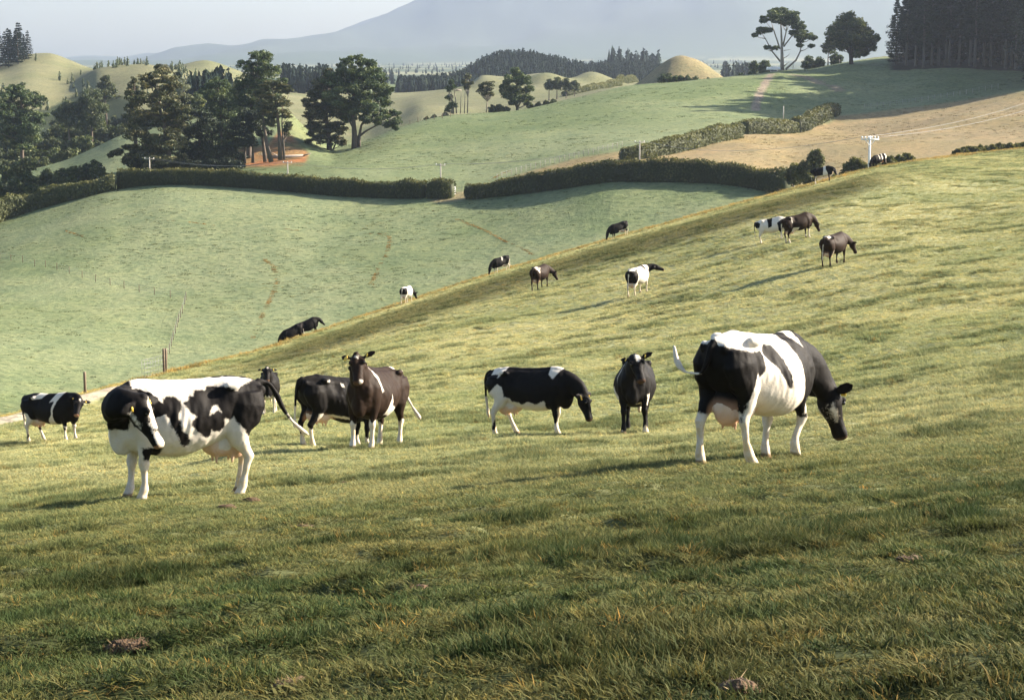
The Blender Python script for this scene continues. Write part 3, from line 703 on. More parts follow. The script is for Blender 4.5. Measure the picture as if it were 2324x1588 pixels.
COWS.append(('dairy_cow', dict(u=1712, d=21.3, v=1030, head=50, base='w', fat=1.06, size=1.02, udder=1.05, pink=.85, poll=(1.26, -.12, .78), muz=(1.42, -.22, .26), nctrl=(1.04, -.02, 1.12), hup=(1, 0, .35), hlen=.6,
    legs=dict(hl=(-.10, 0, 0), hr=(.30, -.02, 0), fl=(-.08, 0, 0), fr=(-.06, 0, .06)), bend=dict(fr=[(.44, .16, .12, .0)], hr=[(.5, .14, .06, 0)]),
    tail=[(-.84, 0, 1.345), (-.92, 0, 1.28), (-.95, .02, 1.12), (-.96, .10, .98), (-.97, .26, .98), (-.98, .38, 1.10), (-.98, .42, 1.25)], tail_w=.50, tailw=.82,
    patches=[('A','b',[(-1.0,1.31),(-.88,1.30),(-.70,1.26),(-.52,1.24),(-.40,1.26),(-.34,1.20),(-.36,1.06),(-.44,.98),(-.46,.86),(-.56,.80),(-.60,.62),(-.72,.55),(-1.05,.62)]),
             ('R','w',[(-.50,1.02),(-.40,.9),(-.45,.7),(-.52,.60),(-.58,.72),(-.56,.85)]),
             ('A','b',[(-.30,1.22),(-.22,1.32),(-.09,1.30),(-.01,1.16),(.06,1.0),(.08,.84),(.0,.86),(-.14,1.04)]),
             ('A','b',[(.20,1.5),(.36,1.5),(.42,1.36),(.52,1.28),(.56,1.5),(1.4,1.5),(1.4,.2),(.80,.66),(.66,.60),(.64,.50),(.44,.52),(.46,.72),(.40,.86),(.32,1.0),(.30,1.2)]),
             ('R','w',[(.58,.72),(.66,.7),(.63,.56),(.58,.54)]), ('R','b',[(-.76,.72),(-.58,.68),(-.60,.46),(-.74,.44)])],
    blaze=[], jaw_w=1, bigtag='r', nose=.1, ears=dict(l=(1.0, -.2, .1), r=(1.0, -.25, .2))), 'big white and black cow walking away with a heavy pink udder'))
COWS.append(('dairy_cow', dict(u=852, d=34.0, v=1045, head=252, coat='brown', base='b', udder=.45, poll=(.98, .02, 1.58), muz=(1.25, .16, 1.12), nctrl=(.92, 0, 1.40), hup=(.7, .1, 1.0), size=1.02,
    legs=dict(fl=(.0, -.02, 0), fr=(0, 0, 0), hl=(0, 0, 0), hr=(0, 0, 0)), leg_white=dict(fl=.50, fr=.46, hl=.52, hr=.44),
    patches=[('L','w',[(.22,.98),(.26,.80),(.30,.62),(.0,.60),(-.25,.64),(-.2,.72),(.08,.78),(.16,.86)]), ('A','w',[(-.62,1.5),(-.50,1.5),(-.5,1.38),(-.60,1.38)]), ('L','w',[(.62,1.30),(.60,1.42),(.56,1.30),(.50,1.15),(.46,1.02),(.50,1.00),(.56,1.12)])],
    tail=[(-.84, 0, 1.345), (-.95, 0, 1.28), (-1.0, .06, 1.1), (-1.02, .16, .92), (-1.02, .27, .76), (-1.0, .38, .62), (-1.0, .44, .54)], tail_w=.30,
    blaze=[('w',[(.10,-.05),(.10,.05),(.17,.03),(.16,-.03)]), ('w',[(.90,.06),(.90,.14),(1.05,.12),(1.05,.04)])], bigtag='r', nose=.1, ears=dict(l=(1.0, -.15, .25), r=(.75, -.35, -.35))), 'brown black cow with raised head standing face to the camera'))
COWS.append(('dairy_cow', dict(u=766, d=37.8, v=1010, head=36, base='b', udder=.85, fat=1.04, poll=(1.08, .05, 1.22), muz=(1.34, .12, .90), nctrl=(.95, 0, 1.25), leg_white=dict(fl=.25, fr=.25, hl=.28, hr=.42),
    patches=[('A','w',[(-.46,1.36),(-.40,1.37),(-.40,1.33),(-.46,1.33)]), ('R','w',[(-.12,1.30),(-.06,1.30),(-.06,1.24),(-.11,1.25)]), ('A','w',[(-.45,.66),(.2,.60),(.2,.64),(-.3,.70)]), ('A','w',[(-.62,.72),(-.50,.72),(-.5,.5),(-.62,.5)])]),  # first white patch is a highlight painted on the hip bones
    'plain black cow standing rump first behind the brown black cow'))
COWS.append(('dairy_cow', dict(u=1207, d=40.0, v=980, head=-22, base='b', udder=1.0, poll=(1.20, -.05, .84), muz=(1.34, -.12, .30), nctrl=(1.0, 0, 1.14), hup=(1, 0, .35), map=zmap(318, 937, 990, 938, 600),
    legs=dict(hr=(-.10, 0, 0), hl=(.26, 0, 0), fl=(-.10, 0, 0), fr=(.06, 0, 0)),
    patches=[('Rz','w',[(350,315),(400,345),(415,470),(480,490),(500,545),(560,550),(585,520),(600,555),(740,580),(830,500),(850,560),(880,620),(880,700),(480,760),(300,740),(235,900),(170,1040),(140,1040),(150,770),(215,740),(215,630),(250,600),(245,440)]),
             ('Az','w',[(275,90),(450,80),(410,180),(352,240),(350,205),(265,215)]), ('Az','w',[(905,80),(1060,80),(1000,150),(955,222),(910,170)]), ('Az','w',[(985,600),(1110,640),(1110,690),(1000,720)])],
    leg_white=dict(fl=.62, fr=.28, hl=.70, hr=.2), belly_w=(-.55, .42, .72), nose=.1, bigtag='r', ears=dict(l=(1.0, -.2, .1), r=(1.0, -.1, -.2))), 'black cow with white belly and udder grazing side on'))
COWS.append(('dairy_cow', dict(u=1440, d=38.6, v=1000, head=263, base='b', udder=.5, fat=1.06, size=1.05, poll=(1.02, .06, 1.44), muz=(1.30, .18, 1.02), nctrl=(.92, 0, 1.34), hup=(.7, 0, 1.0),
    legs=dict(fl=(.02, .06, 0), fr=(.14, .02, 0), hl=(0, -.02, 0), hr=(.02, .02, 0)),
    patches=[('R','w',[(.10,.92),(.22,.84),(.34,.90),(.42,.60),(-.1,.55),(-.1,.80)]), ('L','w',[(.50,.78),(.64,.76),(.62,.56),(.5,.58)]), ('R','w',[(.62,1.30),(.66,1.30),(.60,.95),(.57,.95)])],
    leg_white=dict(fl=.16, fr=.06, hl=.05, hr=.05), blaze=[('w',[(.03,-.05),(.03,.10),(.14,.10),(.30,.03),(.18,-.03)])], nose=.1, ears=dict(l=(1.0, -.15, .30), r=(.8, -.45, -.55))), 'black cow with white star on forehead facing the camera'))
COWS.append(('dairy_cow', dict(u=122, d=55.0, v=1013, head=-24, base='b', udder=.9, poll=(1.12, -.16, 1.22), muz=(1.24, -.50, .82), nctrl=(.96, 0, 1.28), hup=(.6, -.3, .9), map=zmap(507, 1270, 1378, 1342, 765),
    patches=[('Rz','w',[(430,740),(500,670),(560,700),(600,820),(690,880),(830,940),(990,930),(1000,840),(1090,700),(1090,560),(1130,420),(1030,450),(1130,240),(1290,240),(1180,420),(1120,600),(1110,760),(1110,1100),(760,1100),(500,1060),(420,1420),(370,1420),(380,1000),(390,800)]),
             ('Az','w',[(640,350),(720,300),(720,260),(920,260),(830,380),(650,395)]), ('Az','w',[(1250,950),(1400,1000),(1390,1060),(1300,1010)])],
    legs=dict(hl=(.22, 0, 0), hr=(-.06, 0, 0), fl=(.08, 0, 0)), leg_white=dict(fl=.38, fr=.38, hl=.36, hr=.2), blaze=[('w',[(.06,-.04),(.06,.06),(.2,.03)])], nose=.5, tail_w=.62, ears=dict(l=(1.0, -.15, .05), r=(.8, -.5, -.4))), 'small black cow with white girth band beside the gravel track'))
COWS.append(('dairy_cow', dict(u=611, v=940, size=.95, head=275, base='b', udder=.5, **UPH, leg_white=dict(fl=.62, fr=.62, hl=.5, hr=.5), blaze=[('w',[(.05,-.05),(.05,.05),(.2,.03)])]), 'small black cow with white legs half hidden behind the large cow'))
# the herd further up and down the slope
COWS.append(('dairy_cow', dict(u=923, d=160.0, v=688, head=70, base='w', udder=.9, poll=(1.20, -.20, .80), muz=(1.36, -.30, .30), nctrl=(1.0, -.05, 1.1), hup=(1, 0, .35),
    patches=[('A','b',[(-1.1,1.34),(-.6,1.36),(-.45,1.2),(-.55,.85),(-1.1,.8)]), ('L','b',[(-.4,1.5),(.3,1.5),(.2,.8),(-.3,.8)])], neck_b=(.7, .8, .1), tail_w=.2), 'white rumped cow seen from behind at the foot of the dark strip'))
COWS.append(('dairy_cow', dict(u=1138, d=174.0, v=613, head=215, base='b', udder=1.0, **GRAZE, patches=[('L','w',[(-.2,1.5),(-.1,1.5),(.05,1.2),(0,1.1),(-.12,1.3)]), ('L','w',[(-.9,1.1),(-.8,1.1),(-.6,.6),(-.8,.5)])], leg_white=dict(fl=.6, fr=.6, hl=.7, hr=.5)), 'black grazing cow with white hind legs on the crest below the hedge'))
COWS.append(('dairy_cow', dict(u=1406, d=180.0, v=539, head=203, base='b', udder=1.1, **GRAZE, belly_w=(-.6, .1, .74), leg_white=dict(fl=.2, fr=.2, hl=.5, hr=.5)), 'black cow with white udder grazing alone on the skyline of the crest'))
COWS.append(('dairy_cow', dict(u=1226, v=656, head=62, base='b', coat='brown', udder=1.0, poll=(1.16, -.34, .86), muz=(1.26, -.52, .38), nctrl=(1.0, -.10, 1.1), hup=(1, -.3, .35),
    patches=[('R','w',[(-.75,1.5),(-.5,1.5),(-.45,1.3),(-.62,1.05),(-.7,1.2)])], tail_w=.9), 'dark brown cow with thin body grazing in the middle of the slope'))
COWS.append(('dairy_cow', dict(u=1448, v=668, head=58, base='w', udder=1.0, poll=(1.10, -.34, 1.32), muz=(1.32, -.74, 1.10), nctrl=(.96, -.10, 1.28), hup=(.2, -.3, 1.0),
    patches=[('A','b',[(-1.1,1.36),(-.7,1.34),(-.5,1.25),(-.45,1.0),(-.65,.7),(-1.1,.65)]), ('R','b',[(.25,1.45),(.45,1.45),(.42,1.2),(.3,1.2)])], neck_b=(.74, .9, .1), tail_w=.3), 'white and black cow with raised head looking right in mid slope'))
COWS.append(('dairy_cow', dict(u=1752, v=549, head=-8, base='w', udder=.6, size=.93, poll=(1.26, .03, .86), muz=(1.45, .05, .34), nctrl=(1.04, 0, 1.12), hup=(1, 0, .4),
    patches=[('A','b',[(-1.0,1.38),(-.72,1.38),(-.58,1.25),(-.66,1.02),(-.9,1.0)]), ('A','b',[(-.18,1.5),(.18,1.5),(.12,1.2),(.10,.95),(-.14,.90),(-.12,1.15)]), ('A','b',[(.42,1.10),(.7,1.25),(1.4,1.2),(1.4,.3),(.75,.8),(.62,.5),(.48,.5),(.46,.9)])], tail_w=.55), 'smaller white cow with black spots grazing behind the reddish cow'))
COWS.append(('dairy_cow', dict(u=1812, v=545, head=22, base='b', coat='brown', udder=1.0, **GRAZE, patches=[('R','w',[(-.40,.82),(-.05,.78),(-.1,.6),(-.45,.6)]), ('R','w',[(-.5,1.42),(-.42,1.42),(-.40,1.1),(-.46,1.1)])], leg_white=dict(fl=.2, fr=.55, hl=.3, hr=.3), tail_w=.35), 'reddish brown cow grazing beside the spotted cow'))
COWS.append(('dairy_cow', dict(u=1893, v=602, head=52, base='b', coat='brown', udder=.9, size=1.05, poll=(1.26, -.18, .86), muz=(1.44, -.30, .34), nctrl=(1.02, -.03, 1.12), hup=(1, -.1, .4),
    patches=[('A','w',[(-.75,1.40),(-.55,1.42),(-.55,1.34),(-.72,1.32)]), ('R','w',[(-.52,.80),(-.35,.72),(-.35,.6),(-.6,.6)])], tail_w=.38), 'brown cow with white tail grazing alone high on the right'))
COWS.append(('dairy_cow', dict(u=1868, d=178.0, v=417, head=-15, base='b', udder=.7, poll=(1.20, -.10, .92), muz=(1.32, -.30, .45), nctrl=(1.0, 0, 1.14), hup=(1, -.2, .4), patches=[('A','w',[(.18,1.6),(.42,1.6),(.40,1.2),(.55,.8),(.5,0),(.2,0),(.12,.8),(.2,1.2)]), ('A','w',[(-.6,.75),(.1,.72),(.1,.5),(-.55,0),(-.8,0)])]), 'black and white banded cow on the crest at the end of the hedge'))
COWS.append(('dairy_cow', dict(u=1995, d=200.0, v=384, head=215, base='b', udder=.7, **GRAZE, patches=[('L','w',[(-.35,1.5),(-.22,1.5),(-.1,.9),(-.25,.9)]), ('L','w',[(.1,1.5),(.16,1.5),(.25,1.0),(.15,1.0)]), ('L','w',[(-.8,1.4),(-.62,1.4),(-.6,.9),(-.8,.9)])]), 'black cow with white streaks beyond the crest beside the white power pole'))
COWS.append(('dairy_cow', dict(u=668, d=153.0, v=760, head=205, base='b', udder=.6, **GRAZE), 'dark cow at the crest, left one of two close together'))
COWS.append(('dairy_cow', dict(u=702, d=154.0, v=750, head=20, base='b', udder=.6, poll=(1.2, 0, .95), muz=(1.42, 0, .5), nctrl=(1.0, 0, 1.15)), 'dark cow at the crest, right one of two close together'))
for nm, P, lb in COWS: make_cow(nm, P, lb)
# ------------------------------------------------------------------ trees, hedges, shrubs
ORD = 'first second third fourth fifth sixth seventh eighth ninth tenth eleventh twelfth thirteenth fourteenth fifteenth sixteenth seventeenth eighteenth nineteenth twentieth twenty-first twenty-second twenty-third twenty-fourth twenty-fifth twenty-sixth twenty-seventh twenty-eighth twenty-ninth thirtieth'.split()
def foliage_mat(name, dark, mid, light, scale=0.25, trans=0.25, spec=0.2):
    N = Node(name); t = N.attr('tint').outputs['Fac']; p = N.n('ShaderNodeTexCoord').outputs['Object']
    f = N.math('ADD', N.math('MULTIPLY', t, 0.75), N.math('MULTIPLY', N.noise(scale, 3, 0.6, p), 0.5), clamp=True)
    c = N.ramp(f, [(0.15, dark), (0.55, mid), (0.95, light)])
    d = N.n('ShaderNodeBsdfPrincipled', {'Base Color': c, 'Roughness': 0.65, 'Specular IOR Level': spec})
    tr = N.n('ShaderNodeBsdfTranslucent', {'Color': N.mix(1.0, c, (1.3, 1.25, 0.6), 'MULTIPLY')})
    return N.out(N.n('ShaderNodeMixShader', {0: trans, 1: d.outputs[0], 2: tr.outputs[0]}).outputs[0])
M_CYPRESS = foliage_mat('cypress_foliage', (0.014, 0.022, 0.013), (0.048, 0.060, 0.028), (0.19, 0.17, 0.085), trans=0.15)
M_PINE = foliage_mat('pine_foliage', (0.014, 0.027, 0.014), (0.040, 0.068, 0.030), (0.14, 0.17, 0.072), trans=0.18)
M_DPINE = foliage_mat('dark_pine_foliage', (0.007, 0.013, 0.010), (0.016, 0.027, 0.017), (0.040, 0.056, 0.028), trans=0.1)
M_BROAD = foliage_mat('broadleaf_foliage', (0.018, 0.030, 0.013), (0.06, 0.085, 0.035), (0.17, 0.18, 0.075), trans=0.25)
M_BUSH = foliage_mat('bush_foliage', (0.024, 0.040, 0.022), (0.055, 0.075, 0.038), (0.13, 0.135, 0.070), trans=0.25)
M_HEDGE = foliage_mat('hedge_foliage', (0.018, 0.024, 0.008), (0.045, 0.055, 0.018), (0.150, 0.140, 0.050), trans=0.2)
M_LHEDGE = foliage_mat('light_hedge_foliage', (0.030, 0.038, 0.014), (0.075, 0.085, 0.034), (0.160, 0.155, 0.068), trans=0.25)
M_SILVER = foliage_mat('silver_foliage', (0.10, 0.12, 0.09), (0.18, 0.20, 0.15), (0.28, 0.29, 0.22))
M_FARPINE = foliage_mat('far_pine_foliage', (0.006, 0.011, 0.009), (0.010, 0.018, 0.013), (0.018, 0.028, 0.018), 0.05, 0.05, 0.02)
M_BARK = plain('bark', (0.085, 0.065, 0.05), 0.9, 0.4, 1.5, bump=0.6, bscale=3)
M_PBARK = plain('pale_bark', (0.26, 0.22, 0.185), 0.9, 0.35, 1.5, bump=0.5, bscale=3)
M_FBARK = plain('forest_bark', (0.13, 0.118, 0.105), 0.9, 0.35, 1.5)
def rnd_unit(n, rng):
    v = rng.normal(size=(n, 3)); return v / np.linalg.norm(v, axis=1)[:, None]
def leaf_cards(Cn, Nn, size, rng, aspect=2.2, jit=0.7, tint=None, hang=0.0):
    """one bent two-triangle leaf spray per centre, facing roughly along Nn"""
    n = len(Cn); Nn = Nn + rng.normal(size=(n, 3)) * jit; Nn /= np.linalg.norm(Nn, axis=1)[:, None]
    a = rnd_unit(n, rng); a[:, 2] = a[:, 2] * 0.6 - hang; a -= Nn * np.sum(a * Nn, 1)[:, None]; a /= np.linalg.norm(a, axis=1)[:, None] + 1e-9
    b = np.cross(Nn, a); s = size[:, None]
    p0 = Cn - a * s * 0.5; p1 = Cn + a * s * 0.6 - Nn * s * 0.12; q = Cn + Nn * s * 0.10
    w = b * s / aspect * 0.5
    V = np.stack([p0, q - w, p1, q + w], 1).reshape(-1, 3)
    i = np.arange(n)[:, None] * 4
    T = np.concatenate([i + np.array([0, 1, 2]), i + np.array([0, 2, 3])])
    if tint is None: tint = rng.random(n)
    return V, T, np.repeat(tint, 4)
def merge(lst):
    vs = []; fs = []; ts = []; o = 0
    for v, f, t in lst: vs.append(v); fs.append(f + o); ts.append(t); o += len(v)
    return np.concatenate(vs), np.concatenate(fs), np.concatenate(ts)
def crown_mesh(name, parts, mat):
    V, T, t = merge(parts); me = mesh_np(name, V, T, mat, False); flt_attr(me, 'tint', t); return me
def tubes_mesh(name, paths, mat, n=7):
    vs = []; fs = []; o = 0
    for pts, rads in paths:
        v, f = path_tube(pts, rads, n); vs.append(v); fs.append(f + o); o += len(v)
    return mesh_np(name, np.concatenate(vs), np.concatenate(fs), mat)
def clump(c, r, n, rng, leaf, flat=0.6, tint0=0.5, aspect=2.2, hang=0.0, jit=0.7):
    d = rnd_unit(n, rng); rad = rng.random(n) ** 0.4
    P = np.asarray(c)[None] + d * (r * rad)[:, None] * np.array((1, 1, flat))[None]
    nn = d * np.array((1, 1, 1.5))[None] + np.array((0, 0, 0.35))[None]
    tint = np.clip(tint0 + rng.normal(0, .13, n) + 0.12 * d[:, 2], 0, 1)
    return leaf_cards(P, nn, leaf * (0.6 + 0.8 * rng.random(n)), rng, aspect, jit, tint, hang)
def pix(u, v, d):
    A_, T_ = ray(u, v); return np.array((A_ * d, d, CZ + T_ * d))
def blob_tree(name, label, cat, u, d, blobs, mat, bark=M_BARK, flat=0.6, leaf=0.5, dens=1.0, depth=0.75, trunk_w=1.0, limbs=None, group=None, seed=1, stems=None, split=5, aspect=2.2, hang=0.0, jit=0.7, lean=None, nl=1.0):
    """blobs: (u, v, radius) of the foliage masses in the measured picture, at distance d"""
    rng = np.random.default_rng(seed); base = spot(u, d, blobs[len(blobs) // 2][1]); B0 = np.array(base)
    bl = []; us = [b[0] for b in blobs]; hw = pxh((max(us) - min(us)) / 2 + 10, d); cu = (max(us) + min(us)) / 2
    for (bu, bv, br) in blobs:
        P = pix(bu, bv, d) - B0; lat = abs(pxh(bu - cu, d)); dep = math.sqrt(max(0.0, 1 - (lat / max(hw, .1)) ** 2)) * hw * depth
        for k in (0, 1):
            yy = rng.uniform(-1, 1) * dep if k else rng.uniform(-.35, .35) * dep
            bl.append((P + np.array((yy * 0.0, yy, 0)), pxh(br * 1.12, d), k))
    parts = []; tips = []
    for P, r, k in bl:
        for j in range(int(split * 1.7)):
            dd = rnd_unit(1, rng)[0] * r * rng.random() ** .45 * 0.82 * np.array((1, 1, .85)); c = P + dd; rr = r * rng.uniform(.30, .55)
            n = int(24 * dens * max(rr / leaf, 1.0) ** 1.6 * (0.7 if k else 1.0))
            parts.append(clump(c, rr, max(n, 10), rng, leaf, flat, rng.uniform(.2, .7), aspect, hang, jit)); tips.append(c)
    root = empty(name, base)
    H = max(p[0][2] for p in bl)
    paths = []
    if stems is None:
        cx = np.mean([b[0][0] for b in bl]); ht = H * 0.86; w0 = 0.028 * H * trunk_w
        top = np.array((cx * .8, 0, ht)); pts = [np.array((0, 0, -0.5)), np.array((0, 0, .04 * H)), np.array((cx * .12, .1, .3 * H)), np.array((cx * .45, -.1, .6 * H)), top]
        paths.append((pts, [w0 * 1.5, w0, w0 * .8, w0 * .5, w0 * .12]))
        for c in tips[:: max(1, int(len(tips) / (22 * nl)))]:
            t = np.clip((c[2] - .35 * np.hypot(c[0], c[1])) / ht, .12, .9); tt = t * ht
            s = np.array((np.interp(tt, [0, .3 * H, .6 * H, ht], [0, cx * .12, cx * .45, top[0]]), 0, tt))
            m = (s + c) / 2 + np.array((0, 0, -.04 * H * rng.random())); paths.append(([s, m, c], [w0 * .34 * (1 - .6 * t), w0 * .2, w0 * .06]))
    else:
        for pts, w in stems:
            P = [pix(a, b, d) - B0 for a, b in pts]; q = rng.uniform(-.25, .25)
            P = [p + np.array((0, q * i * pxh(6, d), 0)) for i, p in enumerate(P)]
            n = len(P); paths.append((P, [pxh(w, d) * (1 - .78 * i / (n - 1)) for i in range(n)]))
        for c in tips[:: max(1, int(len(tips) / (26 * nl)))]:
            # join each foliage tip to the closest stem point below it
            best = None
            for P, _ in paths[:len(stems)]:
                for p in P:
                    k = np.linalg.norm(p - c) + (3 if p[2] > c[2] else 0)
                    if best is None or k < best[0]: best = (k, p)
            paths.append(([best[1], (best[1] + c) / 2 + np.array((0, 0, -.3)), c], [pxh(1.1, d), pxh(.7, d), pxh(.25, d)]))
    obj('trunk', tubes_mesh('trunk', paths, bark), root)
    obj('crown', crown_mesh('crown', parts, mat), root)
    return tag(root, label, cat, group)

# --- left clump of cypresses and pines
LG = 'tall conifers in the clump left of the pair'
blob_tree('pine_tree', 'tall green pine with pointed top, highest in the left tree clump', 'tree', 562, 452, [(580,124,16),(600,128,20),(560,148,18),(592,155,28),(616,160,20),(563,178,28),(595,190,32),(545,200,24),(612,205,28),(575,222,34),(545,240,28),(600,245,28),(640,190,16)], M_PINE, flat=.55, leaf=.62, seed=3, group=LG)
blob_tree('pine_tree', 'green pine half hidden left of the tallest pine in the clump', 'tree', 500, 462, [(478,192,16),(500,190,20),(465,208,14),(490,212,28),(520,225,28),(498,255,34),(522,285,34),(505,318,32),(515,345,25)], M_PINE, flat=.6, leaf=.62, seed=4, group=LG)
blob_tree('cypress_tree', 'broad olive cypress at the left end of the tree clump', 'tree', 385, 430, [(360,163,20),(345,186,26),(385,188,26),(322,222,24),(360,226,36),(402,232,30),(335,266,34),(382,276,38),(415,262,26),(308,298,26),(350,316,38),(402,318,34),(300,338,22),(330,354,28),(380,358,30),(350,372,20),(410,365,24),(310,366,16),(268,346,11),(252,350,7),(286,362,12)], M_CYPRESS, flat=.34, leaf=.72, seed=5, split=7, dens=1.25, group=LG, aspect=3.0)
blob_tree('pine_tree', 'narrow ragged pine rising from the left edge of the broad cypress', 'tree', 306, 446, [(303,183,9),(300,200,14),(292,215,13),(308,225,16),(298,245,18),(305,268,20)], M_CYPRESS, flat=.6, leaf=.55, seed=6, group=LG)
blob_tree('cypress_tree', 'low dark cypress in the shaded middle of the tree clump', 'tree', 452, 440, [(450,258,26),(430,290,34),(470,288,34),(450,328,36),(428,350,28),(480,345,34),(452,366,24),(500,358,24),(430,372,18),(478,374,16)], M_DPINE, flat=.5, leaf=.62, seed=7, dens=1.2, group=LG)
blob_tree('cypress_tree', 'dark cypress with bare trunk inside the right half of the clump', 'tree', 590, 440, [(560,262,26),(582,285,26),(548,300,28),(530,325,26),(565,318,22),(600,300,16),(520,350,24),(540,355,18),(572,276,24)], M_DPINE, flat=.42, leaf=.6, seed=8, dens=1.2, group=LG, stems=[([(602,368),(598,330),(592,290),(585,250)], 5), ([(574,370),(574,330),(570,290)], 4), ([(555,372),(556,340),(556,300)], 4)])
blob_tree('cypress_tree', 'flat layered cypress with bare twin trunk at the clump right edge', 'tree', 636, 434, [(606,196,16),(628,192,18),(648,206,16),(585,214,16),(614,222,24),(642,232,20),(596,244,22),(626,256,22),(650,262,12),(612,276,16),(652,292,9),(648,306,7),(590,262,14),(655,282,8)], M_CYPRESS, flat=.22, leaf=.66, seed=9, split=7, dens=1.4, group=LG, aspect=3.2, stems=[([(636,363),(635,320),(632,280),(625,230),(618,200)], 5.5), ([(645,362),(643,320),(640,280),(642,240)], 3), ([(616,368),(606,330),(600,290),(596,250)], 6)])
blob_tree('silver_tree', 'small silver grey tree behind the left tree clump', 'tree', 415, 600, [(412,185,10),(418,198,12),(410,210,12),(420,222,12)], M_SILVER, flat=.9, leaf=.5, seed=10)
blob_tree('green_tree', 'small bright green tree between the conifers of the clump', 'tree', 445, 520, [(440,222,14),(455,230,14),(445,244,18),(436,258,16),(460,256,16)], M_BROAD, flat=.8, leaf=.55, seed=12)
for i, (uu, vv, r) in enumerate(((312, 384, 17), (345, 388, 18), (378, 388, 18), (412, 390, 18), (446, 390, 18), (480, 388, 18), (512, 385, 17), (538, 380, 13))):
    blob_tree('understorey_shrub', f'dark shrub under the left tree clump, {ORD[i]} from left', 'shrub', uu, 428, [(uu, vv - r, r * .7), (uu - r * .7, vv - r * .5, r * .7), (uu + r * .7, vv - r * .5, r * .7), (uu, vv - r * .2, r * .8)], M_DPINE, flat=.6, leaf=.55, seed=600 + i, split=6, group='shrubs under the left tree clump', nl=.3)
# --- the pair
blob_tree('cypress_tree', 'dark leaning cypress with drooping tiers, left tree of the pair', 'tree', 748, 470, [(745,172,18),(728,192,22),(755,198,24),(716,215,22),(740,225,30),(706,240,20),(728,255,26),(700,264,12),(760,250,26),(712,285,20),(742,290,26),(768,290,20),(704,302,10),(724,315,18),(700,320,8),(756,318,16),(775,322,12),(695,230,8)], M_CYPRESS, flat=.26, leaf=.72, seed=13, split=7, dens=1.35, aspect=3.2, stems=[([(748,351),(747,320),(742,280),(740,230),(742,185)], 7), ([(752,350),(762,325),(772,308)], 2.5), ([(750,340),(745,318),(741,300)], 2.5)])
blob_tree('pine_tree', 'big spreading pine with low right limb, right tree of the pair', 'tree', 807, 468, [(790,140,16),(815,138,18),(842,148,18),(772,160,18),(805,165,28),(842,172,28),(866,178,15),(752,182,22),(785,195,32),(828,205,34),(862,205,22),(882,205,12),(765,225,30),(808,235,34),(850,238,28),(872,232,16),(790,262,26),(836,262,22),(872,258,18),(892,262,15),(900,276,10),(880,280,12),(858,272,12),(897,290,7),(770,250,26)], M_PINE, flat=.42, leaf=.66, seed=14, split=6, dens=1.2, stems=[([(805,342),(805,310),(803,280),(800,240),(808,180)], 8), ([(814,340),(815,312),(820,285),(838,250)], 5), ([(812,312),(830,298),(856,284),(882,276)], 3.2), ([(808,300),(790,270),(775,240)], 3)])
# --- trees on the ridge
blob_tree('pine_tree', 'compact dark green pine on the middle ridge', 'tree', 1173, 548, [(1172,168,17),(1158,182,16),(1188,182,17),(1148,198,15),(1178,202,22),(1200,202,12),(1150,218,14),(1192,222,16),(1170,222,18),(1206,224,7),(1138,206,6),(1160,234,8),(1198,236,7)], M_PINE, flat=.6, leaf=.6, seed=15, dens=1.2, stems=[([(1174,252),(1174,235),(1172,210),(1172,180)], 3.5), ([(1174,246),(1184,228),(1192,210)], 2), ([(1173,244),(1162,226),(1152,206)], 2)])
blob_tree('thin_pine', 'ragged half dead pine on the ridge, leftmost of the thin ones', 'tree', 1032, 538, [(1024,186,7),(1020,202,9),(1030,198,7),(1018,222,9),(1026,238,10),(1018,248,9)], M_PINE, bark=M_PBARK, flat=.7, leaf=.5, seed=16, dens=.8, stems=[([(1036,258),(1034,225),(1028,190)], 1.8), ([(1030,258),(1026,228),(1024,195)], 1.4), ([(1045,258),(1046,225),(1047,205)], 1.1)])
blob_tree('thin_pine', 'slim pine with bare pale trunk on the middle ridge', 'tree', 1061, 540, [(1062,176,9),(1054,188,8),(1068,190,7),(1060,198,7)], M_CYPRESS, bark=M_PBARK, flat=.7, leaf=.5, seed=17, dens=.9, stems=[([(1061,257),(1062,220),(1063,180)], 1.6), ([(1054,257),(1055,225),(1056,192)], 1.2)])
blob_tree('thin_pine', 'small flat topped pine left of the compact pine', 'tree', 1104, 540, [(1098,192,11),(1112,192,11),(1092,204,10),(1108,206,12),(1116,214,7),(1100,214,9)], M_CYPRESS, bark=M_PBARK, flat=.45, leaf=.5, seed=18, stems=[([(1104,255),(1106,230),(1108,200)], 1.7)])
# --- right hill
z = lambda a, b: (1689 + a * .1467, 15.5 + b * .1467)
zb = lambda a, b, r: (*z(a, b), r * .1467 * 1.12)
blob_tree('umbrella_pine', 'umbrella shaped pine with open bare limbs on the right knoll', 'tree', 1774.5, 586, [zb(*q) for q in ((560,90,95),(430,140,90),(690,150,105),(310,200,60),(800,140,80),(520,200,80),(820,270,90),(880,340,80),(850,430,75),(960,430,75),(1030,470,60),(890,500,65),(260,375,62),(370,360,55),(170,435,38),(450,640,34),(360,630,32),(870,600,36),(1050,610,32),(760,400,50),(640,240,60))], M_PINE, bark=M_PBARK, flat=.55, leaf=.62, seed=19, split=9, dens=1.4, depth=.85,
    stems=[([z(585,1000), z(585,840), z(580,650), z(572,430), z(560,220)], 5.0), ([z(560,850), z(430,690), z(325,495), z(260,400)], 2.2), ([z(555,660), z(455,360), z(415,220)], 2.0), ([z(600,600), z(650,380), z(665,230)], 2.0), ([z(610,620), z(740,450), z(820,320)], 1.9), ([z(640,970), z(800,830), z(870,690), z(890,560), z(930,450)], 2.6), ([z(610,800), z(690,750), z(705,700)], .9), ([z(610,680), z(725,662)], .9), ([z(615,920), z(700,850)], 1.3)])
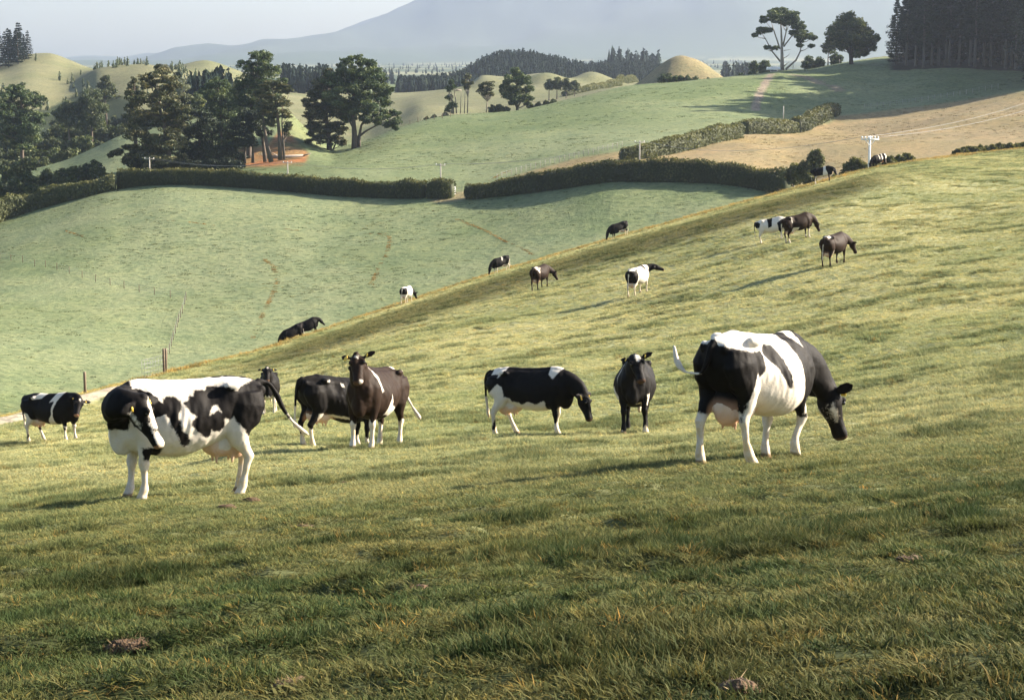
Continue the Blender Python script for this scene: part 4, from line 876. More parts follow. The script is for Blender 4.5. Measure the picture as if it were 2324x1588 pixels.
blob_tree('broadleaf_tree', 'dense round broadleaf tree on the bank left of the dark forest', 'tree', 1930, 596, [zb(*q) for q in ((1620,150,80),(1560,220,110),(1720,240,110),(1450,330,105),(1620,350,140),(1800,330,100),(1380,430,95),(1540,470,140),(1720,470,140),(1900,440,110),(1330,510,60),(1450,570,100),(1620,600,120),(1780,610,120),(1950,540,90),(2030,500,55),(1360,630,45),(1850,680,85),(1720,730,75),(1980,640,55))], M_BROAD, flat=.8, leaf=.55, seed=20, split=6, dens=1.15, aspect=1.5, trunk_w=1.4, stems=[([z(1655,930), z(1650,800), z(1620,600), z(1610,350)], 6.0), ([z(1645,760), z(1560,600), z(1500,480)], 2.5), ([z(1655,720), z(1780,580), z(1850,450)], 2.5)])
# --- left bush
LB = 'native bush trees in the left gully'
blob_tree('pine_tree', 'blue green pine at the left picture edge above the bush', 'tree', 45, 560, [(40,200,18),(20,212,20),(58,222,22),(15,245,28),(50,255,34),(82,234,11),(96,224,7),(30,290,34),(70,285,30),(92,268,16),(50,318,30),(5,300,25)], M_PINE, flat=.5, leaf=.7, seed=21, split=6, dens=1.1)
blob_tree('round_tree', 'rounded grey green tree standing highest in the left bush', 'tree', 207, 640, [(207,222,20),(192,240,22),(222,244,22),(205,262,28),(190,280,22),(225,276,20)], M_BUSH, flat=.9, leaf=.6, seed=22, split=6, aspect=1.6)
blob_tree('round_tree', 'small rounded tree left of the rounded grey green tree', 'tree', 155, 640, [(155,240,18),(142,256,18),(168,256,16),(155,272,20)], M_BUSH, flat=.85, leaf=.6, seed=23, split=6, aspect=1.6)
blob_tree('round_tree', 'loose blue green tree on the hill flank above the bush', 'tree', 240, 690, [(240,183,12),(236,196,14),(246,200,14),(232,212,15),(250,214,14),(215,222,12)], M_BUSH, flat=.7, leaf=.6, seed=24, split=6, aspect=1.6)
rb = np.random.default_rng(77); k = 0
ROWS = [(240, 790, 225, 330), (285, 700, 130, 300), (310, 650, 110, 285), (338, 600, 70, 235), (362, 570, 0, 185), (384, 550, 0, 110), (335, 590, 0, 60)]
WORD = {0: 'topmost', 1: 'second', 2: 'third', 3: 'fourth', 4: 'fifth', 5: 'lowest', 6: 'leftmost'}
for ri, (vv, dd, ua, ub) in enumerate(ROWS):
    uu = ua; kr = -1
    while uu < ub:
        kr += 1
        r = rb.uniform(13, 21); s_ = [(uu + rb.uniform(-6, 6), vv - r * .9, r * .7), (uu - r * .6, vv - r * .3, r * .65), (uu + r * .6, vv - r * .2, r * .65), (uu, vv + r * .4, r * .9), (uu + rb.uniform(-10, 10), vv + r * .9, r * .9), (uu - r * .5, vv + r * 1.6, r), (uu + r * .5, vv + r * 1.6, r)]
        k += 1
        blob_tree('bush_tree', f'leafy native bush tree, {ORD[kr]} from the left in the {WORD[ri]} row of the left bush', 'bush tree', uu, dd, s_, M_BUSH if rb.random() < .7 else M_BROAD, flat=.7, leaf=.62, seed=100 + k, split=4, dens=.55, aspect=1.6, group=f'{WORD[ri]} row of {LB}', nl=.3)
        uu += r * 1.15
# tree ferns and scrub behind the left hedge
for i, (uu, vv, dd, r) in enumerate(((52,382,438,16),(18,392,440,12),(66,410,430,14),(108,402,432,14),(140,398,432,14),(168,392,432,14),(196,386,430,13),(214,376,432,11),(222,386,428,10),(120,420,425,13),(30,420,428,14),(75,430,420,12),(5,428,425,14),(160,412,425,11),(232,398,424,10))):
    blob_tree('gully_shrub', 'dark bushy shrub behind the left hedge, tallest of its row' if i == 0 else f'small shrub behind the left hedge, {ORD[i]} of the scrub patch', 'shrub', uu, dd, [(uu, vv - r * .6, r * .8), (uu - r * .8, vv, r * .8), (uu + r * .8, vv, r * .8), (uu, vv + r * .7, r), (uu - r * .7, vv + r * 1.1, r), (uu + r * .7, vv + r * 1.1, r)], M_BROAD if i % 3 else M_BUSH, flat=.6, leaf=.5, seed=200 + i, split=5, dens=.9, group=None if i == 0 else 'scrub behind the left hedge', aspect=2.0, nl=.3)
# --- conifers built once per kind, then copied
def conifer_mesh(seed, H, R, clear, mat, bark, leaf=.68, n_wh=24, dens=1.5):
    rng = np.random.default_rng(seed); parts = []; paths = [([np.array((0, 0, -.6)), np.array((0, 0, H * .35)), np.array((.2, .1, H * .7)), np.array((0, 0, H * .98))], [H * .016, H * .012, H * .007, .03])]
    for k in range(n_wh):
        t = k / (n_wh - 1); z0 = H * (clear + (1 - clear) * t ** .92); rr = R * (1 - t) ** .75 * min(1, .55 + 3 * t) * rng.uniform(.75, 1.15) + .35
        m = max(3, int(6 - 3 * t)); a0 = rng.random() * 6.28
        for j in range(m):
            a = a0 + j * 6.283 / m + rng.normal(0, .25); r2 = rr * rng.uniform(.65, 1.1)
            e = np.array((math.cos(a) * r2, math.sin(a) * r2, z0 + .10 * r2 + rng.normal(0, .2)))
            s = np.array((0, 0, z0)); paths.append(([s, e], [.05, .02]))
            for q in (.45, .75, 1.0):
                c = s + (e - s) * q + np.array((0, 0, .1)); parts.append(clump(c, .28 * r2 * q + .38, int(16 * dens), rng, leaf, .55, rng.uniform(.2, .7)))
    return tubes_mesh('trunk', paths, bark, 6), crown_mesh('crown', parts, mat)
PINES = [conifer_mesh(300 + i, h, r, c, M_DPINE, M_FBARK) for i, (h, r, c) in enumerate(((27, 4.8, .27), (30, 5.2, .30), (25, 4.8, .05), (31, 5.0, .05)))]
FPINES = [conifer_mesh(320 + i, h, r, c, M_FARPINE, M_BARK, .8, 16, .7) for i, (h, r, c) in enumerate(((20, 3.6, .06), (17, 3.2, .08), (22, 4.2, .05)))]
def plant_pine(kind, loc, sc, rz, name, label, group, cat='tree'):
    root = empty(name, loc, rz); root.scale = (sc, sc, sc)
    obj('trunk', kind[0], root); obj('crown', kind[1], root)
    return tag(root, label, cat, group)
rp = np.random.default_rng(5)
plant_pine(PINES[2], spot(2029, 594), .74, .3, 'forest_pine', 'dark pine standing at the left edge of the right forest', None)
uu = 2048; i = 0; kf = -1
while uu < 2420:
    kf += 1
    for row, dd in enumerate((588, 606, 632)):
        i += 1; w = ('front', 'middle', 'back')[row]
        plant_pine(PINES[int(rp.integers(2)) + (2 if row else 0)], spot(uu + rp.uniform(-7, 7) + row * 6, dd + rp.uniform(-6, 6)), rp.uniform(.9, 1.14) * (0.78 if uu < 2060 else .88 if uu < 2090 else .95 if uu < 2120 else 1), rp.random() * 6.28, 'forest_pine', f'tall dark pine in the {w} row of the right forest, {ORD[kf]} from its left edge', f'{w} row of pines in the dark forest on the right')
    uu += rp.uniform(15, 21)
for kq, (uu, dd) in enumerate(((-8, 985), (6, 1000), (18, 990), (30, 1010), (42, 990), (52, 1005), (61, 985), (25, 975), (47, 975), (-20, 1000), (70, 990))):
    plant_pine(FPINES[int(rp.integers(3))], spot(uu, dd), rp.uniform(.75, .95) if uu < 58 else .62, rp.random() * 6.28, 'hill_conifer', f'conifer in the clump on the far left hilltop, {ORD[kq]} one counted', 'conifers on the far left hill')
for j in range(96):  # unseen pines, scaled up so their shadow covers the right hill
    plant_pine(PINES[int(rp.integers(4))], spot(rp.uniform(2345, 2600), rp.uniform(500, 640)), rp.uniform(1.25, 1.5), rp.random() * 6.28, 'forest_pine', 'dark pine of the right forest standing beyond the picture edge', 'pines of the forest beyond the right edge')
# woods that read as one mass
def wood(name, label, pts, mat=M_FARPINE, seed=1):
    """pts: (u, distance, height) of each far tree"""
    rng = np.random.default_rng(seed); parts = []
    for (uu, dd, h) in pts:
        b = np.array(spot(uu, dd, 180)); n = 16
        t = np.sort(rng.random(n)); a = rng.random(n) * 6.28; r = (1 - t) ** .8 * h * .30 + .2
        Pn = b[None] + np.stack([np.cos(a) * r * .6, np.sin(a) * r * .6, t * h], -1)
        nn = np.stack([np.cos(a), np.sin(a), .5 + 0 * a], -1); sz = h * (.40 - .25 * t)
        parts.append(leaf_cards(Pn, nn, sz, rng, 1.7, .35, np.clip(rng.normal(.45, .2) + rng.normal(0, .1, n), 0, 1), .3))
        # slim core so the tree is not see-through
        v, f = path_tube([b + (0, 0, -1), b + (0, 0, h * .35), b + (0, 0, h)], [h * .13, h * .12, .05], 5); parts.append((v, f, np.full(len(v), rng.uniform(.1, .5))))
    return tag(obj(name, crown_mesh(name, parts, mat)), label, 'wood', kind='stuff')
rw = np.random.default_rng(9); pts = []
for i in range(2600):
    uu = rw.uniform(900, 1510); dd = rw.uniform(1205, 1480)
    if uu < 1040 and rw.random() < .3: continue
    pts.append((uu, dd, rw.uniform(5.5, 9.5)))
wood('pine_forest', 'dark conifer forest covering the hill in the middle distance', pts, seed=2)
pts = [(rw.uniform(170, 560), rw.uniform(1230, 1330), rw.uniform(8, 14)) for i in range(240)] + [(rw.uniform(640, 760), rw.uniform(1000, 1160), rw.uniform(8, 15)) for i in range(110)] + [(rw.uniform(380, 520), rw.uniform(680, 710), rw.uniform(12, 17)) for i in range(60)]
wood('conifer_belt', 'belt of dark conifers along the far left hills', pts, seed=3)
pts = [(rw.uniform(900, 1060), rw.uniform(1150, 1230), rw.uniform(8, 12)) for i in range(150)] + [(rw.uniform(660, 900), rw.uniform(1700, 2100), rw.uniform(7, 13)) for i in range(90)] + [(rw.uniform(1380, 1500), rw.uniform(1500, 1700), rw.uniform(14, 22)) for i in range(60)] + [(rw.uniform(1640, 1740), rw.uniform(1250, 1500), rw.uniform(10, 16)) for i in range(80)]
wood('far_wood', 'hazy wood in the valley beyond the ridge', pts, seed=4)
pts = [(rw.uniform(300, 1750), rw.uniform(2300, 5600), rw.uniform(5, 9)) for i in range(900)]
pts = [p for p in pts if vnoise(np.array([p[0] / 60]), np.array([p[1] / 350]), 5)[0] > .05]
wood('plain_woods', 'scattered hazy woods on the plain under the mountain', pts, seed=6)
pts = [(rw.uniform(-30, 560), rw.uniform(780, 1010), rw.uniform(2.0, 4.5)) for i in range(420)]
pts = [p for p in pts if vnoise(np.array([p[0] / 45]), np.array([p[1] / 60]), 15)[0] > .12]
wood('hill_scrub', 'low scrub dotted over the far left hills', pts, M_BUSH, seed=7)
# single shrubs
def shrub(u, v, r, label, mat=M_BROAD, dmin=300, group=None, name='shrub', seed=1, flat=.75, d=None, leaf=.45, dens=1.0):
    d = d or hit(u, v, dmin).y
    return blob_tree(name, label, 'shrub', u, d, [(u - r * .6, v - r * .45, r * .6), (u + r * .6, v - r * .5, r * .6), (u, v - r * 1.1, r * .6), (u, v - r * .5, r * .7), (u - r * .3, v + r * .2, r * .7), (u + r * .4, v + r * .25, r * .7), (u + r * .2, v - r * .8, r * .55)], mat, flat=flat, leaf=leaf, seed=seed, split=5, dens=dens, aspect=1.8, group=group, nl=.3)
for i, (uu, vv, r) in enumerate(((1505,186,11),(1518,187,12),(1532,187,10),(1545,186,9),(1560,187,10),(1578,188,9),(1608,188,7))):
    shrub(uu, vv, r, f'small dark shrub at the foot of the tan knoll, {ORD[i]} from left', M_PINE, 555, 'shrubs at the foot of the knoll', seed=400 + i, d=600)
for i, (uu, vv, r, dd, lb) in enumerate(((1680,184,12,640,'dark shrub right of the knoll, left of two'),(1705,182,13,640,'dark shrub right of the knoll, right of two'),(1735,162,16,640,'wide dark shrub at the left foot of the umbrella pine'),(1712,156,11,650,'low dark shrub left of the wide dark shrub'),(1836,152,16,640,'bushy young conifer right of the umbrella pine'),(1860,148,12,640,'young conifer beside the bushy young conifer'),(1898,140,14,640,'round shrub at the left foot of the broadleaf tree'),(1880,112,14,650,'pale loose shrub left of the broadleaf tree'))):
    shrub(uu, vv, r, lb, M_PINE if i != 7 else M_BUSH, 500, seed=420 + i, d=dd)
for i, (uu, vv, r) in enumerate(((1246,196,10),(1264,194,12),(1285,197,12),(1304,198,10))):
    shrub(uu, vv, r, f'bluish bush in the row below the far knolls, {ORD[i]} from left', M_BUSH, 600, 'bush row below the far knolls', seed=440 + i, d=740)
for i, (uu, vv, r) in enumerate(((1118,252,9),(1133,251,10),(1150,253,7),(1205,249,8),(1222,246,9),(1240,242,9),(1256,238,8),(1010,264,6),(985,270,6),(968,274,6))):
    shrub(uu, vv, r, f'scrubby bush along the middle ridge, {ORD[i]} of its line', M_BUSH, 480, 'scrub along the middle ridge', seed=460 + i, d=545)
shrub(1851, 372, 19, 'slim upright young tree above the banded cow', M_LHEDGE, name='young_tree', seed=480, d=300, flat=1.3)
for i, (uu, vv, r, dd) in enumerate(((1800,402,20,305),(1826,398,20,300),(1838,418,14,290),(1925,405,18,262),(1940,392,24,262),(1965,398,16,258),(1988,392,15,256),(2020,378,14,258),(2040,374,16,262),(2062,368,12,262),*[(2175 + 13 * k_, 352 - 1.35 * k_ * .9, 8 + 3 * ((k_ * 7) % 5) / 4, 258 + (k_ % 3) * 3) for k_ in range(13)],(1895,412,10,280))):
    shrub(uu, vv, r, f'brown green scrub bush behind the crest, {ORD[i]} from the hedge end', M_LHEDGE, seed=490 + i, d=dd, group='scrub bushes behind the crest', flat=.9, dens=.8)

# hedges: leafy walls along measured base lines
def hedge(name, label, line, mat, hpx, width, dmin, dmax=1e9, seed=1, leaf=.42, dens=1.0, shoots=1.0, core=(0.020, 0.026, 0.010)):
    rng = np.random.default_rng(seed); P = []
    for q in line:
        p = hit(q[0], q[1], dmin, dmax); P.append((p.x, p.y, pxh(hpx if len(q) < 3 else q[2], p.y)))
    P = np.array(P); seg = np.hypot(np.diff(P[:, 0]), np.diff(P[:, 1])); s = np.concatenate([[0], np.cumsum(seg)]); Ltot = s[-1]
    m = max(6, int(Ltot / 1.2)); sq = np.linspace(0, Ltot, m)
    cx = np.interp(sq, s, P[:, 0]); cyy = np.interp(sq, s, P[:, 1]); ch = np.interp(sq, s, P[:, 2]); gzv = ground(cx, cyy)
    ch = ch * (1 + .22 * fbm(sq / 6, sq * 0, seed, 3) + .16 * fbm(sq / 1.7, sq * 0 + 4, seed + 1, 2)); wv = width * (1 + .25 * fbm(sq / 5, sq * 0 + 9, seed + 3, 2))
    tx = np.gradient(cx); ty = np.gradient(cyy); ln = np.hypot(tx, ty); nx, ny = -ty / ln, tx / ln
    prof = [(-.42, 0), (-.5, .35), (-.46, .75), (-.3, .97), (0, 1.02), (.3, .97), (.46, .75), (.5, .35), (.42, 0)]
    V = []
    for a, h in prof: V.append(np.stack([cx + nx * wv * a * .70, cyy + ny * wv * a * .70, gzv + ch * h * .88 - (.3 if h == 0 else 0)], -1))
    K = len(prof); V = np.stack(V, 1); i0 = np.arange(m - 1)[:, None] * K + np.arange(K - 1)[None]
    Fq = np.stack([i0, i0 + K, i0 + K + 1, i0 + 1], -1).reshape(-1, 4)
    caps = np.array([[0, 1, 7, 8], [1, 2, 6, 7], [2, 3, 5, 6]]); caps2 = (m - 1) * K + caps[:, ::-1]
    Vf = V.reshape(-1, 3); Vf = Vf + rng.normal(0, .09, Vf.shape)
    root = empty(name, (cx[0], cyy[0], gzv[0])); O = np.array((cx[0], cyy[0], gzv[0]))
    me = mesh_np('hedge_core', Vf - O, [Fq, caps, caps2], mat); flt_attr(me, 'tint', np.full(len(Vf), .12)); obj('hedge_core', me, root)
    n = int(Ltot * (np.mean(ch) * 2 + width) / (leaf * leaf) * 3.4 * dens)
    qs = rng.random(n) * Ltot; a = rng.random(n) * (K - 1); ia = a.astype(int); fa = a - ia; pa = np.array(prof)
    off = pa[ia, 0] * (1 - fa) + pa[np.minimum(ia + 1, K - 1), 0] * fa; hh = pa[ia, 1] * (1 - fa) + pa[np.minimum(ia + 1, K - 1), 1] * fa
    I = lambda arr: np.interp(qs, sq, arr)
    bulge = 1 + .12 * rng.normal(size=n) + .22 * fbm(qs / 1.6, hh * 2.2, seed + 8, 2)
    Pn = np.stack([I(cx) + I(nx) * I(wv) * off * bulge, I(cyy) + I(ny) * I(wv) * off * bulge, I(gzv) + I(ch) * hh * (1 + .05 * rng.normal(size=n))], -1)
    nn = np.stack([I(nx) * off * 2.2, I(ny) * off * 2.2, np.clip(hh - .5, 0, 1) * 1.6], -1)
    tint = np.clip(.30 + .30 * np.clip((hh - .8) * 5, 0, 1) + .35 * fbm(qs / 4, hh * 2, seed + 5, 2) + rng.normal(0, .12, n), 0, 1)
    parts = [leaf_cards(Pn - O, nn, leaf * (.6 + .8 * rng.random(n)), rng, 2.0, .55, tint, -.1)]
    ns = int(Ltot * 7 * shoots); qs = rng.random(ns) * Ltot; off = rng.uniform(-.4, .4, ns); hs = rng.uniform(.15, .6, ns)
    I = lambda arr: np.interp(qs, sq, arr)
    b = np.stack([I(cx) + I(nx) * I(wv) * off, I(cyy) + I(ny) * I(wv) * off, I(gzv) + I(ch) * (.96 + 0 * off)], -1) - O
    lean = rng.normal(0, .16, (ns, 3)); lean[:, 2] = hs; w = rnd_unit(ns, rng) * .07
    Vs = np.stack([b - w, b + w, b + lean], 1).reshape(-1, 3); parts.append((Vs, np.arange(ns * 3).reshape(-1, 3), np.repeat(np.clip(rng.normal(.85, .1, ns), 0, 1), 3)))
    obj('foliage', crown_mesh('foliage', parts, mat), root)
    return tag(root, label, 'hedge')
hedge('hedge', 'long dark trimmed hedge running left from the gate gap', [(268,429,40),(330,421,34),(400,419,34),(500,422,36),(600,429,36),(700,438,36),(800,446,36),(900,449,36),(966,449,36)], M_HEDGE, 36, 2.6, 340, 420, seed=1)
hedge('hedge', 'short end piece of dark hedge beside the field gate', [(974,449,38),(1000,449,42),(1028,448,36)], M_HEDGE, 38, 3.4, 330, 420, seed=2)
hedge('hedge', 'long dark curving hedge running right from the gate gap', [(1060,451,34),(1130,445,36),(1200,437,40),(1300,424,46),(1400,411,46),(1500,412,46),(1600,414,46),(1700,425,46),(1785,440,50)], M_HEDGE, 44, 2.6, 300, 400, seed=3)
hedge('hedge', 'sunlit bushy hedge along the golden field above the dark hedge', [(1410,364,27),(1450,361,30),(1520,349,36),(1600,328,34),(1676,312,30)], M_LHEDGE, 34, 2.8, 360, 480, seed=4, leaf=.5)
hedge('hedge', 'short sunlit hedge section between two gaps beside the golden field', [(1688,304,28),(1740,303,28),(1800,301,26)], M_LHEDGE, 28, 3.2, 380, 500, seed=5, leaf=.5)
hedge('hedge', 'shaded hedge end climbing towards the right hill', [(1806,300,30),(1840,286,32),(1870,272,32),(1893,262,28)], M_HEDGE, 30, 3.4, 380, 520, seed=6, leaf=.5)
hedge('hedge', 'olive bushy hedge descending to the left picture edge', [(-60,530,50),(0,501,46),(60,482,44),(130,462,40),(200,445,36),(262,431,30)], M_LHEDGE, 40, 4.0, 340, 430, seed=7, leaf=.55, shoots=.5)
hedge('hedge', 'far rounded hedge row climbing to the straw coloured knoll', [(1282,219,10),(1330,208,12),(1380,200,13),(1430,188,14),(1462,176,13)], M_LHEDGE, 12, 3.0, 560, seed=8, leaf=.6)
# ------------------------------------------------------------------ grass
def grass_mat():
    N = Node('grass_blades'); h = N.attr('h').outputs['Fac']
    ic = N.n('ShaderNodeAttribute', attribute_name='icol', attribute_type='INSTANCER').outputs['Color']
    r = N.n('ShaderNodeObjectInfo').outputs['Random']; b = N.attr('bt').outputs['Fac']
    c = N.mix(1.0, ic, N.ramp(r, [(0.0, (0.62, 0.70, 0.62)), (0.5, (1, 1, 1)), (0.88, (1.25, 1.15, 0.95)), (1.0, (1.7, 1.35, 0.95))]), 'MULTIPLY')
    c = N.mix(1.0, c, N.ramp(b, [(0.0, (0.85, 0.92, 0.85)), (0.6, (1, 1, 1)), (0.9, (1.08, 1.05, 0.95)), (1.0, (1.35, 1.2, 1.0))]), 'MULTIPLY')
    c = N.mix(1.0, c, N.ramp(h, [(0.0, (0.62, 0.58, 0.50)), (0.45, (0.95, 0.95, 0.95)), (1.0, (1.15, 1.15, 1.1))]), 'MULTIPLY')
    d = N.n('ShaderNodeBsdfPrincipled', {'Base Color': c, 'Roughness': 0.75, 'Specular IOR Level': 0.06})
    t = N.n('ShaderNodeBsdfTranslucent', {'Color': c})
    return N.out(N.n('ShaderNodeMixShader', {0: 0.27, 1: d.outputs[0], 2: t.outputs[0]}).outputs[0])
M_GRASS = grass_mat()
def tuft(name, n, rad, hmin, hmax, w, lean, seed):
    rng = np.random.default_rng(seed); a = rng.random(n) * 6.283; r = rad * rng.random(n) ** .6
    b = np.stack([np.cos(a) * r, np.sin(a) * r, np.full(n, -.01)], -1); h = rng.uniform(hmin, hmax, n)
    la = a + rng.normal(0, 1.1, n); ln = np.abs(rng.normal(lean, lean * .6, n)) * h
    dirn = np.stack([np.cos(la), np.sin(la), 0 * la], -1); fa = rng.random(n) * 6.283; wd = np.stack([np.cos(fa), np.sin(fa), 0 * fa], -1) * (w * rng.uniform(.6, 1.2, n))[:, None]
    up = np.array((0, 0, 1.0))
    m = b + dirn * (ln * .35)[:, None] + up * (h * .58)[:, None]; t = b + dirn * ln[:, None] + up * (h * rng.uniform(.8, 1.0, n))[:, None]
    V = np.stack([b - wd * .5, b + wd * .5, m + wd * .42, m - wd * .42, t], 1).reshape(-1, 3); i = np.arange(n)[:, None] * 5
    T = np.concatenate([i + np.array([0, 1, 2]), i + np.array([0, 2, 3]), i + np.array([3, 2, 4])])
    me = mesh_np(name, V, T, M_GRASS, False)
    flt_attr(me, 'h', np.tile([0, 0, .6, .6, 1.0], n)); flt_attr(me, 'bt', np.repeat(rng.random(n), 5))
    return bpy.data.objects.new(name, me)
tcol = bpy.data.collections.new('grass_tufts')
for k, o in enumerate([tuft('a_short', 34, .070, .016, .036, .0058, .8, 1), tuft('b_short', 34, .072, .018, .042, .0060, .9, 2), tuft('c_mid', 34, .072, .026, .055, .0060, .8, 3), tuft('d_mid', 34, .072, .026, .060, .0062, 1.0, 4),
          tuft('e_tall', 44, .080, .045, .090, .0065, .6, 5), tuft('f_dry', 8, .07, .06, .14, .0035, .7, 6), tuft('g_broad', 26, .080, .014, .034, .013, 1.3, 7)]):
    tcol.objects.link(o)
def sample_sheet(dens, k0, k1, amax, rng):
    """random points on the sheet, dens(y) per square metre"""
    r0, r1 = rowat(k0), rowat(k1); cs = np.where(np.abs(AC) < amax)[0]; c0, c1 = cs[0], cs[-1]
    X = GX[r0:r1 + 1, c0:c1 + 1]; Yg = GY[r0:r1 + 1, c0:c1 + 1]; Zg = GZ[r0:r1 + 1, c0:c1 + 1]; Cg = C[r0:r1 + 1, c0:c1 + 1]
    area = np.abs((X[:-1, 1:] - X[:-1, :-1]) * (Yg[1:, :-1] - Yg[:-1, :-1]) - (Yg[:-1, 1:] - Yg[:-1, :-1]) * (X[1:, :-1] - X[:-1, :-1])); w = area * dens(Yg[:-1, :-1])
    cnt = rng.poisson(w); ri, ci = np.nonzero(cnt); rep = cnt[ri, ci]; ri = np.repeat(ri, rep); ci = np.repeat(ci, rep); n = len(ri); a = rng.random(n); b = rng.random(n)
    def bl(Q):
        q = lambda i, j: Q[ri + i, ci + j]
        if Q.ndim == 3: A_ = a[:, None]; B_ = b[:, None]
        else: A_, B_ = a, b
        return q(0, 0) * (1 - A_) * (1 - B_) + q(0, 1) * (1 - A_) * B_ + q(1, 0) * A_ * (1 - B_) + q(1, 1) * A_ * B_
    return np.stack([bl(X), bl(Yg), bl(Zg)], -1), bl(Cg), bl(GK[r0:r1 + 1, c0:c1 + 1])
def grass_nodes():
    t = bpy.data.node_groups.new('grass_scatter', 'GeometryNodeTree')
    t.interface.new_socket('Geometry', in_out='INPUT', socket_type='NodeSocketGeometry'); t.interface.new_socket('Geometry', in_out='OUTPUT', socket_type='NodeSocketGeometry')
    gi = t.nodes.new('NodeGroupInput'); go = t.nodes.new('NodeGroupOutput'); ip = t.nodes.new('GeometryNodeInstanceOnPoints'); ci = t.nodes.new('GeometryNodeCollectionInfo')
    ci.inputs['Collection'].default_value = tcol; ci.inputs['Separate Children'].default_value = True; ci.inputs['Reset Children'].default_value = True
    def na(nm, ty):
        n = t.nodes.new('GeometryNodeInputNamedAttribute'); n.data_type = ty; n.inputs['Name'].default_value = nm; return n.outputs['Attribute']
    t.links.new(gi.outputs[0], ip.inputs['Points']); t.links.new(ci.outputs[0], ip.inputs['Instance']); ip.inputs['Pick Instance'].default_value = True
    t.links.new(na('pick', 'INT'), ip.inputs['Instance Index']); t.links.new(na('rotv', 'FLOAT_VECTOR'), ip.inputs['Rotation']); t.links.new(na('sclv', 'FLOAT_VECTOR'), ip.inputs['Scale'])
    t.links.new(ip.outputs[0], go.inputs[0]); return t
GN = grass_nodes()
def scatter(name, label, P, col, pick, rot, scl):
    me = bpy.data.meshes.new(name); n = len(P); me.vertices.add(n); me.vertices.foreach_set('co', np.ascontiguousarray(P, np.float32).ravel())
    a = me.attributes.new('pick', 'INT', 'POINT'); a.data.foreach_set('value', pick.astype(np.int32))
    for nm, A_ in (('rotv', rot), ('sclv', scl), ('icol', col)):
        a = me.attributes.new(nm, 'FLOAT_VECTOR', 'POINT'); a.data.foreach_set('vector', np.ascontiguousarray(A_, np.float32).ravel())
    o = obj(name, me); m = o.modifiers.new('scatter', 'NODES'); m.node_group = GN
    return tag(o, label, 'grass', kind='stuff')
rg = np.random.default_rng(3)
def gdens(y): return np.interp(y, [2, 4.2, 9, 15, 28, 45, 80, 130, 240], [0, 560, 560, 430, 215, 100, 46, 22, 10])
P, cg, kg = sample_sheet(gdens, 0.3, NEAR_K + .25, .99, rg)
_e = np.abs(P[:, 0]) - .262 * P[:, 1]; _k = (_e < .3) | ((_e < 3.2) & (rg.random(len(P)) < .62)); P, cg, kg = P[_k], cg[_k], kg[_k]
keep = line_dist(P[:, 0], P[:, 1], Pt) > 1.25
P, cg, kg = P[keep], cg[keep], kg[keep]; n = len(P); x, y = P[:, 0], P[:, 1]
big = fbm(x / 1.3, y / 1.3, 201, 3); patch = fbm(x / 4.5, y / 4.5, 211, 3); fine = fbm(x / .27, y / .27, 221, 2)
sc = np.interp(y, [4, 9, 15, 28, 45, 80, 130, 240], [.92, .92, 1.02, 1.24, 1.6, 2.25, 3.0, 4.3]); hs = np.interp(y, [4, 15, 28, 45, 80, 130, 240], [.82, .82, .76, .70, .52, .40, .30])
hh = np.clip(.85 + .8 * big + 1.1 * fine, .4, 1.7) * rg.uniform(.8, 1.2, n)
pick = rg.choice([0, 1, 2, 3, 6], n, p=[.26, .26, .18, .18, .12]); pick[(big > .22) & (rg.random(n) < .6)] = 4; pick[rg.random(n) < .015] = 5; pick[(y > 60) & (pick == 5)] = 2
near_crest = np.clip((kg - NEAR_K + 1.0) / .9, 0, 1); hh = hh * (1 + .4 * near_crest * (x > -30))
col = cg * np.array((.95, .95, .92))[None]
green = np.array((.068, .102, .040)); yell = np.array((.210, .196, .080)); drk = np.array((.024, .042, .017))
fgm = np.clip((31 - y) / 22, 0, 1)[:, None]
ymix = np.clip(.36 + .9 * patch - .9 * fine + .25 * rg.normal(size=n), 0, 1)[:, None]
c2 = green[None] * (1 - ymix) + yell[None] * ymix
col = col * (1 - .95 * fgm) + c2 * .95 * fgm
col = col * (1 - np.clip(big * 1.8 - .2, 0, .6))[:, None] + drk[None] * np.clip(big * 1.8 - .2, 0, .6)[:, None]
col = col * np.interp(y, [5, 9, 20], [.52, .70, 1.0])[:, None] * np.interp(y, [22, 55], [1.0, 1.34])[:, None]  # foreground shade painted in: darker towards the camera; farther slope lightened
strawm = (rg.random(n) < .025)[:, None]; col = np.where(strawm, np.array((.17, .125, .045))[None], col)
rot = np.stack([rg.normal(0, .12, n), rg.normal(0, .12, n), rg.random(n) * 6.283], -1)
scl = np.stack([sc, sc, sc * hs * hh], -1)
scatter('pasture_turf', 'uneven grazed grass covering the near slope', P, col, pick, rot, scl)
print('grass tufts', n)
# long straw coloured grass along the crest lip and the track edge
def ldens(y): return np.interp(y, [30, 60, 110, 240], [0, 5, 3.2, 1.6])
P, cg, kg = sample_sheet(ldens, NEAR_K - .30, NEAR_K + .45, .30, rg); dt = line_dist(P[:, 0], P[:, 1], Pt); P = P[dt > 1.6]; n = len(P)
s_ = np.interp(P[:, 1], [60, 110, 240], [3.2, 3.8, 4.6]); col = np.array((.30, .215, .08))[None] * rg.uniform(.6, 1.25, n)[:, None]
scatter('crest_grass', 'long straw coloured grass along the lip of the slope', P, col, rg.choice([2, 3, 4], n), np.stack([0 * s_, 0 * s_, rg.random(n) * 6.28], -1), np.stack([s_, s_, s_ * rg.uniform(.5, 1.1, n)], -1))
